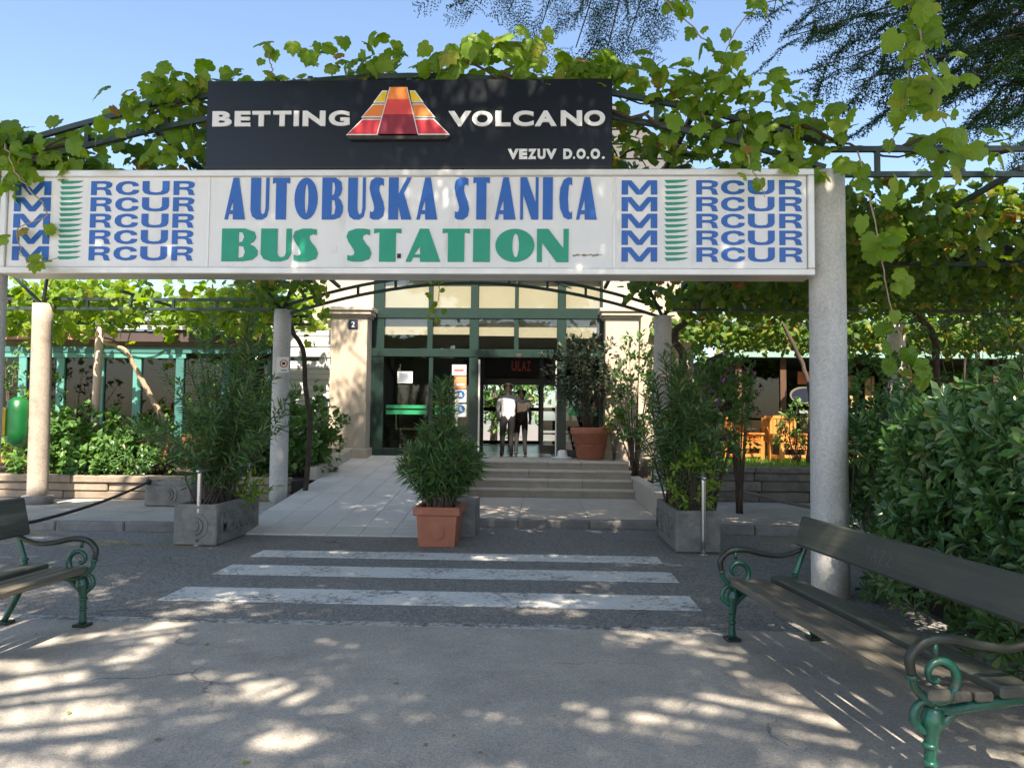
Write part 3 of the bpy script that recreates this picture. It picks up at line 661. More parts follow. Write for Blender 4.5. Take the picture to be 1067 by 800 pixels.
# ------------------------------------------------------------------ right kiosk bar with mint gutter
K = thing('garden_kiosk', (9, 22, .76), 'dark open kiosk bar under a mint green gutter behind the lawn', 'kiosk')
mint = mat('mint_gutter', (.24, .40, .34), .5, (.19, .33, .28), 3, .5)
KY = 21.0
g0, g1 = yp(757, 371, KY), yp(1010, 373, KY)
KX0 = g0.x; KZ = g0.z
part('gutter', mint, K, ((KX0, KY - .15, KZ - .05), (18, KY, KZ + .14)), bev=.02)
part('gutter_box', mint, K, ((KX0 + .45, KY - .2, KZ + .145), (KX0 + .7, KY - .02, KZ + .36)), bev=.02)
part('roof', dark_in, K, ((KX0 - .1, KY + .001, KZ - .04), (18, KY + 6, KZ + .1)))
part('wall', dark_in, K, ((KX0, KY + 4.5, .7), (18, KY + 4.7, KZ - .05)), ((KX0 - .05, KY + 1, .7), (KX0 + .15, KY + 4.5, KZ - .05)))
for x in (KX0 + .35, KX0 + 1.55, KX0 + 2.9, KX0 + 4.9, KX0 + 7.2): part('post', wood_dark, K, ((x - .08, KY + .1, .76), (x + .08, KY + .26, KZ - .045)))
part('counter', mat('counter_wood', (.13, .085, .05), .6), K, ((KX0 + .5, KY + .9, .76), (KX0 + 1.9, KY + 1.3, 1.75)))
part('counter_top', mat('counter_grey', (.3, .32, .31), .5), K, ((KX0 + 2.1, KY + .5, 1.95), (KX0 + 4.2, KY + 1.2, 2.03)))
part('counter', mat('counter_wood', (.13, .085, .05), .6), K, ((KX0 + 2.15, KY + .6, .76), (KX0 + 4.1, KY + 1.15, 1.945)))
part('panel', mat('tan_panel', (.42, .27, .13), .7), K, ((KX0 + 3.25, KY + .62, 2.04), (KX0 + 3.65, KY + .68, 3.0)), ((KX0 + 3.95, KY + .62, 2.04), (KX0 + 4.2, KY + .68, 3.0)))
part('window', glass_mat('kiosk_glass', (.4, .43, .38), .04), K, ((KX0 + .45, KY + .15, 1.8), (KX0 + 1.45, KY + .16, KZ - .1)))
s = MB(); cx_, cz_ = KX0 + 2.25, 2.45
s.prism_y([(cx_ + .42 * cos(k * pi / 12), cz_ + .24 * sin(k * pi / 12)) for k in range(24)], KY + .45, KY + .49)
ov = s.build('oval_sign', mat('oval_rim', (.16, .15, .13), .5), K)
s = MB(); s.prism_y([(cx_ + .37 * cos(k * pi / 12), cz_ + .19 * sin(k * pi / 12)) for k in range(24)], KY + .44, KY + .449); s.build('oval_face', mat('oval_blue', (.008, .014, .035), .4), ov)
part('orange_board', mat('orange_board', (.5, .15, .05), .6), K, ((cx_ - .2, KY + .45, 2.75), (cx_ + .3, KY + .48, 3.1)))

owood = mat('orange_wood', (.62, .27, .065), .5, (.5, .2, .045), 6, .7, objrand=.1, stretch=(1, 1, .3))
def wood_chair(x, y, rz, label):
    t = thing('wooden_chair', (x, y, .76), label, 'chair', 'orange wooden terrace chairs', rz)
    def p(name, *bx):
        for a, b_ in bx: MB().b2(a, b_, .006).build(name, owood, t, local=True)
    for sx in (-1, 1):
        p('leg', ((sx * .30 - .035, -.30, 0), (sx * .30 + .035, -.22, .62))); p('leg', ((sx * .30 - .035, .26, 0), (sx * .30 + .035, .34, 1.02)))
        p('armrest', ((sx * .30 - .05, -.33, .621), (sx * .30 + .05, .26, .665)))
        p('side_panel', ((sx * .30 - .02, -.219, .42), (sx * .30 + .02, .259, .60)), ((sx * .30 - .02, -.219, .08), (sx * .30 + .02, .259, .16)))
    p('seat', ((-.26, -.28, .40), (.26, .255, .45))); p('front_rail', ((-.264, -.29, .10), (.264, -.25, .17)), ((-.264, -.29, .30), (.264, -.25, .39)))
    for k in range(5): p('back_slat', ((-.25 + .105 * k, .275, .46), (-.17 + .105 * k, .305, 1.0)))
    p('top_rail', ((-.264, .262, 1.001), (.264, .325, 1.08)))
for px, Y, rz, lb in ((775, 18.6, .5, 'orange wooden armchair on the lawn nearest the planter shrubs'), (797, 19.2, -2.7, 'orange wooden armchair turned towards the kiosk, middle of the lawn'), (822, 18.2, .15, 'orange wooden armchair beside the small lawn shrub'), (893, 18.8, -.4, 'orange wooden chair showing just right of the thick column')):
    p_ = yp(px, 470, Y); wood_chair(p_.x, Y, rz, lb)
tb = yp(765, 450, 19.8)
t = thing('terrace_table', (tb.x, 19.8, .76), 'pale topped square terrace table behind the orange chairs', 'table')
part('table_top', mat('pale_table', (.6, .52, .45), .5), t, ((tb.x - .45, 19.35, 1.48), (tb.x + .45, 20.25, 1.53)), bev=.01)
for sx in (-1, 1):
    for sy in (-1, 1): part('leg', owood, t, ((tb.x + sx * .38 - .03, 19.8 + sy * .38 - .03, .76), (tb.x + sx * .38 + .03, 19.8 + sy * .38 + .03, 1.478)))

# ------------------------------------------------------------------ concrete columns
def column(x, y, z0, z1, r, label, m=columnm, cat='column', lean=(0, 0)):
    o = thing('concrete_column', (x, y, z0), label, cat)
    nz = 10; s = MB(); s.tube([(x + lean[0] * k / nz, y + lean[1] * k / nz, z0 - .03 + (z1 - z0 + .03) * k / nz) for k in range(nz + 1)], [r * 1.04, r], 28); s.build('shaft', m, o)
    return o
cR = column(2.76, 7.50, 0, 4.06, .168, 'thick round concrete column right of the bus station sign, behind the bench')
cL = column(-5.60, 7.50, 0, 4.06, .168, 'round concrete column carrying the left end of the bus station sign at the photo edge')
column(-4.60, 13.4, .12, 3.56, .15, 'round grey concrete column with a white notice at the left side of the ramp')
column(2.10, 13.4, .10, 3.48, .15, 'grey concrete column with a round sign rising from the right oleanders')
cF = column(-8.72, 13.1, .10, 3.6, .16, 'sunlit concrete column with leaf shadows carrying the green bin', m=mat('weathered_column', (.44, .375, .31), .9, (.32, .27, .22), 3, .9, .6, 40, stain=(.17, .15, .13), sscale=3, sthr=.56, smix=.6, grit=(60, .15)), lean=(-.05, 0))
pp = yp(935, 430, 15.0)
column(pp.x, 15.0, .1, 3.6, .16, 'concrete pergola column behind the right hedge under hanging vine')
tag(MB().lathe([(.24, 0), (.26, .1), (.24, .16)], (-8.72, 13.1, .1), 16).build('column_footing', kerbm), 'rough concrete footing block of the sunlit column', 'footing')
p_ = yp(98, 430, 15.0)
t = thing('garden_pole', (p_.x, 15.0, .47), 'thin pinkish pole standing in the left garden bed', 'pole')
s = MB(); s.tube([(p_.x, 15.0, .45), (p_.x + .03, 15.0, 2.0), (p_.x + .06, 15, 3.45)], .075, 12); s.build('shaft', mat('pink_pole', (.55, .42, .34), .8, (.45, .33, .27), 3, .7), t)
s = MB(); s.lathe([(.09, 0), (.09, .08), (.05, .14)], (p_.x + .06, 15, 3.45), 12); s.build('cap', columnm, t)
# notices on columns
def notice(px0, py0, px1, py1, y, label):
    a, b_ = yp(px0, py1, y), yp(px1, py0, y)
    t = thing('notice_plate', ((a.x + b_.x) / 2, y + .0, a.z), label, 'sign')
    part('plate', paper, t, ((a.x, y - .004, a.z), (b_.x, y + .006, b_.z)))
    return t, a, b_
def ring(t, cx, cz, r, w, y, m, name='red_ring'):
    n = 28; vs = []; fs = []
    for k in range(n):
        c_, s_ = cos(2 * pi * k / n), sin(2 * pi * k / n)
        vs += [(cx + c_ * r, y, cz + s_ * r), (cx + c_ * (r - w), y, cz + s_ * (r - w)), (cx + c_ * r, y + .003, cz + s_ * r), (cx + c_ * (r - w), y + .003, cz + s_ * (r - w))]
        q = ((k + 1) % n) * 4; o = k * 4; fs += [(o, o + 1, q + 1, q), (o + 2, q + 2, q + 3, o + 3), (o, q, q + 2, o + 2), (o + 1, o + 3, q + 3, q + 1)]
    return MB().add(vs, fs).build(name, m, t)
t, a, b_ = notice(288, 372, 301, 388, 13.4 - .17, 'white notice with a red no dogs ring on the left ramp column')
ring(t, b_.x - .085, (a.z + b_.z) / 2 + .02, .07, .016, 13.4 - .18, red_ink)
part('pictogram', dark_in, t, ((b_.x - .115, 13.4 - .178, (a.z + b_.z) / 2), (b_.x - .06, 13.4 - .1745, (a.z + b_.z) / 2 + .045)))
part('print_line', dark_in, t, ((b_.x - .13, 13.4 - .178, a.z + .03), (b_.x - .03, 13.4 - .1745, a.z + .045)))
t, a, b_ = notice(686, 387, 697, 402, 13.4 - .17, 'white plate with a red no smoking ring on the column in the right oleanders')
ring(t, (a.x + b_.x) / 2, (a.z + b_.z) / 2 + .02, .075, .016, 13.4 - .18, red_ink)
part('pictogram', dark_in, t, (((a.x + b_.x) / 2 - .045, 13.4 - .178, (a.z + b_.z) / 2 + .01), ((a.x + b_.x) / 2 + .045, 13.4 - .1745, (a.z + b_.z) / 2 + .032)))
part('print_line', dark_in, t, ((a.x + .02, 13.4 - .178, a.z + .02), (b_.x - .02, 13.4 - .1745, a.z + .035)))
# hanging bin on the sunlit column
bx, by, bz = cF.location.x - .33, 13.0, 1.10
t = thing('litter_bin', (bx, by, bz), 'green and yellow capsule litter bin fixed to the sunlit left column', 'bin')
s = MB(); s.lathe([(.08, 0), (.17, .08), (.2, .25), (.2, .6), (.17, .78), (.07, .86)], (bx, by, bz), 20); s.build('shell', mat('bin_green', (.006, .13, .028), .35, (.004, .09, .02), 4, .7), t)
s = MB(); s.box((bx - .17, by - .13, bz + .43), (.15, .2, .5), bev=.03); s.build('front_flap', mat('bin_yellow', (.62, .43, .04), .4), t)
s = MB(); s.b2((bx + .12, by - .03, bz + .35), (bx + .2, by + .05, bz + .5)); s.build('bracket', steel, t)

# ------------------------------------------------------------------ pergola trusses (green steel)
def arch(x, xa, xb, z_end, z_mid): u = (x - xa) / (xb - xa) * 2 - 1; return z_mid - (z_mid - z_end) * (abs(u) ** 1.9)
def arch_truss(y, xa, xb, ze, zm, dz, label, ns=9):
    t = thing('arched_truss', ((xa + xb) / 2, y, ze), label, 'truss', 'arched steel trusses over the entrance path')
    xs = np.linspace(xa, xb, 25)
    for nm, o in (('upper_chord', 0), ('lower_chord', -dz)):
        s = MB()
        pts = [(x, y, arch(x, xa, xb, ze, zm) + o) for x in xs]
        for p, q in zip(pts, pts[1:]): s.bar(p, q, .05, .05)
        s.build(nm, green_steel, t)
    for x in np.linspace(xa, xb, ns + 2)[1:-1]:
        s = MB(); z = arch(x, xa, xb, ze, zm); s.b2((x - .022, y - .022, z - dz + .025), (x + .022, y + .022, z - .025)); s.build('strut', green_steel, t)
def flat_truss(y, xa, xb, z, dz, label, step=.78, grp='straight steel pergola trusses'):
    t = thing('flat_truss', ((xa + xb) / 2, y, z - dz), label, 'truss', grp)
    for nm, o in (('upper_chord', 0), ('lower_chord', -dz)):
        s = MB(); s.b2((xa, y - .025, z + o - .025), (xb, y + .025, z + o + .025)); s.build(nm, green_steel, t)
    for x in np.arange(xa + .45, xb, step):
        s = MB(); s.b2((x - .022, y - .022, z - dz + .025), (x + .022, y + .022, z - .025)); s.build('strut', green_steel, t)
arch_truss(7.50, -5.45, 2.75, 4.36, 5.06, .24, 'green arched steel truss rising behind the black betting sign')
arch_truss(10.4, -5.2, 2.5, 3.95, 4.65, .24, 'green arched steel truss across the crossing, hidden behind the big signs')
arch_truss(13.4, -4.6, 2.1, 3.62, 4.22, .17, 'rear green arched truss curving in front of the hall windows')
flat_truss(7.50, 2.80, 11.5, 4.30, .25, 'straight green truss running right from the thick column top')
flat_truss(7.50, -11.5, -5.6, 4.38, .25, 'straight green truss running left from the column at the photo edge')
flat_truss(13.3, -14, -4.75, 3.72, .17, 'straight green truss on the left columns in front of the cafe roof')
flat_truss(15.6, -14, -4.75, 3.75, .17, 'straight green truss farther back over the left garden bed')
flat_truss(13.3, 2.25, 13, 3.75, .17, 'straight green truss right of the column in the oleanders')
flat_truss(10.4, 2.6, 13, 3.98, .2, 'straight green truss in the middle of the right leaf canopy')
def purlin(p, q, label):
    s = MB(); s.bar(p, q, .05, .05); o = s.build('pergola_purlin', green_steel); tag(o, label, 'beam', 'steel purlins of the vine pergola')
ORD = ('first', 'second', 'third', 'fourth')
for x, w_ in zip((4.6, 6.6, 8.8, 11), ORD): purlin((x, 7.45, 4.10), (x, 17.2, 3.80), w_ + ' long steel purlin right of the thick column inside the leaf canopy')
for x, w_ in zip((-7.2, -9.6, -12), ORD): purlin((x, 12.8, 3.78), (x, 17, 3.82), w_ + ' steel purlin left of the ramp column inside the left canopy')
for u, w_ in zip((-.7, -.25, .25, .7), ORD):
    x0 = -1.35 + u * 4.1; x1 = -1.25 + u * 3.35
    purlin((x0, 7.55, arch(x0, -5.45, 2.75, 4.36, 5.06) + .06), (x1, 13.4, arch(x1, -4.6, 2.1, 3.62, 4.22) + .06), w_ + ' steel purlin from the left above the central entrance path')
for (x, y, z) in ((-4.6, 13.4, 3.56), (2.1, 13.4, 3.48), (pp.x, 15.0, 3.6), (-8.77, 13.1, 3.6)):
    t = thing('column_brace', (x, y, z), {-4.6: 'pair of slanting steel braces on top of the left ramp column', 2.1: 'pair of slanting steel braces on top of the column in the oleanders'}.get(x, 'pair of slanting steel braces on top of the rear right column' if x > 0 else 'pair of slanting steel braces on the sunlit bin column'), 'brace')
    for sx in (-1, 1):
        s = MB(); s.tube([(x, y, z - .02), (x + sx * .42, y - .5, z + .62)], .03, 8); s.build('strut', green_steel, t)

# ------------------------------------------------------------------ bus station sign
SY = 7.28
S0, S1 = yp(5, 284, SY), yp(847, 180, SY)
sx0, sx1, sz0, sz1 = -5.33, 2.56, 3.01, 4.03
SG = thing('bus_station_sign', (C, SY, sz0), 'long white illuminated box sign reading Autobuska Stanica Bus Station between two columns', 'sign')
part('case', mat('sign_case', (.45, .43, .40), .6), SG, ((sx0 + .01, SY + .02, sz0 + .01), (sx1 - .01, SY + .28, sz1 - .01)))
fw = .065
part('frame', alu, SG, ((sx0, SY - .03, sz1 - fw), (sx1, SY + .30, sz1)), bev=.008); part('frame', alu, SG, ((sx0, SY - .03, sz0), (sx1, SY + .30, sz0 + fw)), bev=.008)
part('frame', alu, SG, ((sx0, SY - .029, sz0 + fw), (sx0 + fw, SY + .29, sz1 - fw)), bev=.008); part('frame', alu, SG, ((sx1 - fw, SY - .029, sz0 + fw), (sx1, SY + .29, sz1 - fw)), bev=.008)
d1, d2 = yp(217, 230, SY).x, yp(640, 230, SY).x
for a, b_ in ((sx0 + fw, d1), (d1, d2), (d2, sx1 - fw)):
    part('panel', white_panel, SG, ((a + .004, SY, sz0 + fw + .001), (b_ - .004, SY + .018, sz1 - fw - .001)))
for x in (d1, d2): part('joint_strip', alu, SG, ((x - .012, SY - .006, sz0 + fw), (x + .012, SY - .001, sz1 - fw)))
def ell(cx, cy, rx, ry, n=28): return [(cx + rx * cos(2 * pi * k / n), cy + ry * sin(2 * pi * k / n)) for k in range(n)]
DECO = {
 'A': [[(0, 0), (.40, 1), (.66, 1), (1, 0), (.42, 0), (.41, .13), (.21, .13), (.16, 0)], [(.25, .22), (.42, .22), (.41, .48)]],
 'U': [[(0, 1), (.54, 1), (.54, .25), (.59, .15), (.69, .12), (.79, .16), (.83, .27), (.83, 1), (1, 1), (1, .25), (.9, .07), (.66, 0), (.34, 0), (.1, .07), (0, .22)]],
 'T': [[(0, 1), (1, 1), (1, .86), (.80, .89), (.80, 0), (.2, 0), (.2, .89), (0, .86)]],
 'O': [ell(.5, .5, .5, .5), ell(.52, .5, .085, .36)],
 'B': [[(0, 0), (.58, 0), (.86, .05), (.99, .18), (1, .32), (.9, .46), (.76, .53), (.88, .6), (.95, .73), (.9, .9), (.64, 1), (0, 1)], [(.46, .57), (.46, .9), (.57, .88), (.62, .75), (.57, .6)], [(.46, .1), (.46, .48), (.6, .45), (.65, .29), (.6, .13)]],
 'S': [[(.93, .97), (.93, .80), (.80, .84), (.66, .80), (.64, .70), (.74, .58), (.92, .42), (1, .25), (.92, .08), (.62, 0), (.25, 0), (.05, .04), (.05, .2), (.18, .17), (.3, .2), (.33, .28), (.26, .4), (.08, .6), (0, .76), (.08, .92), (.38, 1), (.7, 1)]],
 'K': [[(0, 0), (0, 1), (.42, 1), (.42, .6), (.8, 1), (.98, 1), (.66, .64), (1, 0), (.56, 0), (.42, .36), (.42, 0)]],
 'N': [[(0, 0), (0, 1), (.36, 1), (.84, .40), (.84, 1), (1, 1), (1, 0), (.62, 0), (.16, .60), (.16, 0)]],
 'I': [[(0, 0), (1, 0), (1, 1), (0, 1)]],
 'M': [[(0, 0), (0, 1), (.27, 1), (.5, .34), (.73, 1), (1, 1), (1, 0), (.82, 0), (.82, .72), (.58, 0), (.42, 0), (.18, .72), (.18, 0)]],
 'R': [[(0, 0), (0, 1), (.66, 1), (.88, .95), (.98, .84), (.98, .66), (.9, .53), (.72, .46), (.86, .4), (.92, .3), (.95, .1), (1, 0), (.74, 0), (.70, .1), (.68, .26), (.6, .36), (.46, .38), (.26, .38), (.26, 0)], [(.26, .56), (.26, .82), (.58, .82), (.70, .78), (.72, .69), (.69, .60), (.58, .56)]],
 'W': [[(1, .36), (.97, .18), (.82, .05), (.55, 0), (.36, .02), (.14, .12), (.02, .32), (0, .5), (.02, .68), (.14, .88), (.36, .98), (.55, 1), (.80, .95), (.95, .82), (.99, .66), (.74, .62), (.70, .74), (.58, .81), (.46, .81), (.33, .74), (.26, .6), (.26, .4), (.33, .26), (.46, .19), (.58, .19), (.70, .25), (.75, .38)]],
 'Y': [[(0, 1), (.25, 1), (.25, .36), (.32, .22), (.5, .18), (.68, .22), (.75, .36), (.75, 1), (1, 1), (1, .34), (.93, .14), (.76, .03), (.5, 0), (.24, .03), (.07, .14), (0, .34)]],
 'C': [[(1, .98), (1, .80), (.88, .85), (.74, .80), (.67, .5), (.74, .2), (.88, .15), (1, .2), (1, .02), (.7, 0), (.35, .06), (.08, .25), (0, .5), (.08, .75), (.35, .94), (.7, 1)]],
}
def pbox(px0, px1, y0, y1, y): 
    m_ = (y0 + y1) / 2; a = yp(px0, m_, y); b__ = yp(px1, m_, y); xm = (px0 + px1) / 2
    return a.x, b__.x, yp(xm, y1, y).z, yp(xm, y0, y).z
s1, s2 = 205 / 1067, 220 / 1067
row1 = [('A', 50, 160), ('U', 190, 288), ('T', 308, 400), ('O', 427, 552), ('B', 577, 690), ('U', 717, 812), ('S', 833, 915), ('K', 937, 1062)]
row1b = [('A', 45, 150), ('S', 235, 310), ('T', 330, 413), ('A', 440, 545), ('N', 568, 660), ('I', 682, 732), ('C', 765, 830), ('A', 850, 955)]
row2 = [('B', 33, 228), ('U', 245, 410), ('S', 418, 555), ('S', 708, 845), ('T', 857, 1005)]
row2b = [('A', -10, 165), ('T', 175, 313), ('I', 330, 415), ('O', 442, 640), ('N', 652, 812)]
for ch, a, b_ in [(c_, 225 + p * s1, 225 + q * s1) for c_, p, q in row1] + [(c_, 425 + p * s2, 425 + q * s2) for c_, p, q in row1b]:
    x0, x1, z0, z1 = pbox(a, b_, 190, 232.3, SY); text_mesh(ch, x0, x1, 3.545, 3.955, SY - .001, 'letter', blue_ink, SG, depth=.010, glyph=DECO[ch])
for ch, a, b_ in [(c_, 225 + p * s1, 225 + q * s1) for c_, p, q in row2] + [(c_, 425 + p * s2, 425 + q * s2) for c_, p, q in row2b]:
    x0, x1, z0, z1 = pbox(a, b_, 241, 274.3, SY); text_mesh(ch, x0, x1, 3.135, 3.455, SY - .001, 'letter', green_ink, SG, depth=.010, glyph=DECO[ch])
gstripe = mat('stripe_green', (.015, .27, .16), .4, amount=.3)
for off_, cells, st in ((0, [('M', 68, 252), ('R', 455, 562), ('C', 580, 697), ('U', 715, 850), ('R', 872, 980)], (297, 415)), (640, [('M', 37, 217), ('R', 415, 526), ('C', 540, 660), ('U', 676, 810), ('R', 834, 950)], (254, 376))):
    for k in range(5):
        z1 = 3.925 - k * .1615; z0 = z1 - .138
        for ch, p, q in cells:
            a, b_ = yp(off_ + p * s2, 235, SY).x, yp(off_ + q * s2, 235, SY).x
            text_mesh(ch, a, b_, z0, z1, SY - .001, 'letter', blue_ink, SG, .0, .006, DECO[{'C': 'W', 'U': 'Y'}.get(ch, ch)])
    a, b_ = yp(off_ + st[0] * s2, 235, SY).x, yp(off_ + st[1] * s2, 235, SY).x
    for k in range(15):
        zt = 3.928 - k * .0535
        s = MB(); s.prism_y([(a, zt), (b_, zt + .002), (b_ - .04, zt - .016), (b_ - .12, zt - .027), (a + .02, zt - .030)], SY - .006, SY - .001); s.build('stripe', gstripe, SG)
q = yp(348, 260, SY); part('sticker', paper, SG, ((q.x - .03, SY - .005, q.z - .03), (q.x + .03, SY - .001, q.z + .03)))
q = yp(416, 267, SY); part('sticker', dark_in, SG, ((q.x - .018, SY - .0135, q.z - .022), (q.x + .018, SY - .0115, q.z + .022)))
s = MB(); q = yp(612, 266, SY)
for k in range(9): s.b2((q.x - .14 + .031 * k, SY - .004 - .0003 * k, q.z - .012 + .006 * (k % 3)), (q.x - .11 + .031 * k, SY - .001, q.z + .004 + .007 * (k % 2)))
s.build('peeled_label', mat('peeled_label', (.3, .25, .2), .8), SG)

# ------------------------------------------------------------------ black betting sign on top
VY = 7.26
VB = thing('betting_sign', (C, VY, sz1), 'black panel sign reading Betting Volcano with a striped pyramid on top of the white sign', 'sign')
vx0, vx1 = yp(215, 130, VY).x, yp(638, 130, VY).x; vz1 = 4.915
part('panel', black_panel, VB, ((vx0, VY, sz1 + .004), (vx1, VY + .12, vz1)), bev=.004)
part('edge_trim', mat('black_trim', (.006, .006, .006), .4), VB, ((vx0, VY - .006, sz1 + .006), (vx1, VY - .001, sz1 + .03)))
for ch, p, q in (('B', 58, 155), ('E', 170, 250), ('T', 258, 350), ('T', 364, 455), ('I', 468, 494), ('N', 513, 628), ('G', 645, 750)):
    text_mesh(ch, yp(210 + p * s2, 130, VY).x, yp(210 + q * s2, 130, VY).x, 4.455, 4.605, VY - .001, 'letter', white_letter, VB, .045, .018)
for ch, p, q in (('V', 205, 320), ('O', 325, 428), ('L', 443, 520), ('C', 531, 636), ('A', 641, 752), ('N', 772, 880), ('O', 890, 996)):
    text_mesh(ch, yp(425 + p * s2, 130, VY).x, yp(425 + q * s2, 130, VY).x, 4.445, 4.595, VY - .001, 'letter', white_letter, VB, .045, .018)
for ch, p, q in (('V', 505, 560), ('E', 562, 604), ('Z', 606, 650), ('U', 655, 696), ('V', 697, 752), ('D', 785, 830), ('.', 834, 845), ('O', 852, 898), ('.', 903, 916), ('O', 923, 971), ('.', 980, 995)):
    text_mesh(ch, yp(425 + p * s2, 163, VY).x, yp(425 + q * s2, 163, VY).x, 4.125, 4.125 + (.10 if ch != '.' else .024), VY - .001, 'letter', white_letter, VB, .06, .010)
# pyramid logo: white outlined tiers with coloured faces and a centre tower
lc = yp(415.8, 118, VY).x; u_ = 7.26 / 801 * 1.02; zb = yp(415.8, 143, VY).z
def L2(px, py): return (lc + (px - 415.8) * u_, zb + (143 - py) * u_)
lg = {'yellow': mat('logo_yellow', (.72, .48, .01), .4, amount=.2), 'orange': mat('logo_orange', (.72, .21, .035), .4, amount=.2), 'red': mat('logo_red', (.55, .03, .045), .4, amount=.2), 'dark': mat('logo_dark_red', (.22, .012, .03), .4, amount=.2), 'mid': mat('logo_mid_red', (.62, .06, .05), .4, amount=.2)}
s = MB(); s.prism_y([L2(361, 143.5), L2(470.6, 143.5), L2(466, 147), L2(366, 147)], VY - .05, VY - .001); s.build('logo_shadow', dark_in, VB)  # near-black strip painting the shadow under the pyramid
for nm, (ya, yb, xa, xb) in (('red', (125.5, 142.5, 378, 361.5)), ('orange', (109.5, 123.8, 389, 377)), ('yellow', (95.5, 108, 398.5, 389.5))):
    for sg in (1, -1):
        f_ = lambda x, y: L2(415.8 + sg * (x - 415.8), y)
        s = MB(); s.prism_y([f_(xa, ya), f_(405 - (ya - 92) * .2, ya), f_(405 - (yb - 92) * .2, yb), f_(xb, yb)], VY - .045, VY - .001); o = s.build('logo_tier', white_letter, VB)
        s = MB(); s.prism_y([f_(xa + 1.0, ya + 1.1), f_(404.6 - (ya - 92) * .2, ya + 1.1), f_(404.8 - (yb - 92) * .2, yb - 1.1), f_(xb + 2.0, yb - 1.1)], VY - .05, VY - .0455); s.build('logo_face', lg[nm], o)
for nm, (ya, yb) in (('orange', (92.5, 105.3)), ('mid', (105.3, 121.3)), ('dark', (121.3, 142))):
    w = lambda y: 8.4 + (y - 92.5) / 50 * 12.4
    s = MB(); s.prism_y([L2(415.8 - w(ya), ya), L2(415.8 + w(ya), ya), L2(415.8 + w(yb), yb), L2(415.8 - w(yb), yb)], VY - .06, VY - .0505); s.build('logo_tower', lg[nm], VB)
s = MB()
for sg in (-1, 1):
    s.add([(*[L2(415.8 + sg * 8.4, 92.5)[0]], VY - .058, L2(0, 92.5)[1]), (L2(415.8 + sg * 9.3, 92.5)[0], VY - .058, L2(0, 92.5)[1]), (L2(415.8 + sg * 21.8, 142)[0], VY - .058, L2(0, 142)[1]), (L2(415.8 + sg * 20.8, 142)[0], VY - .058, L2(0, 142)[1])], [(0, 1, 2, 3)])
s.build('logo_outline', white_letter, VB)

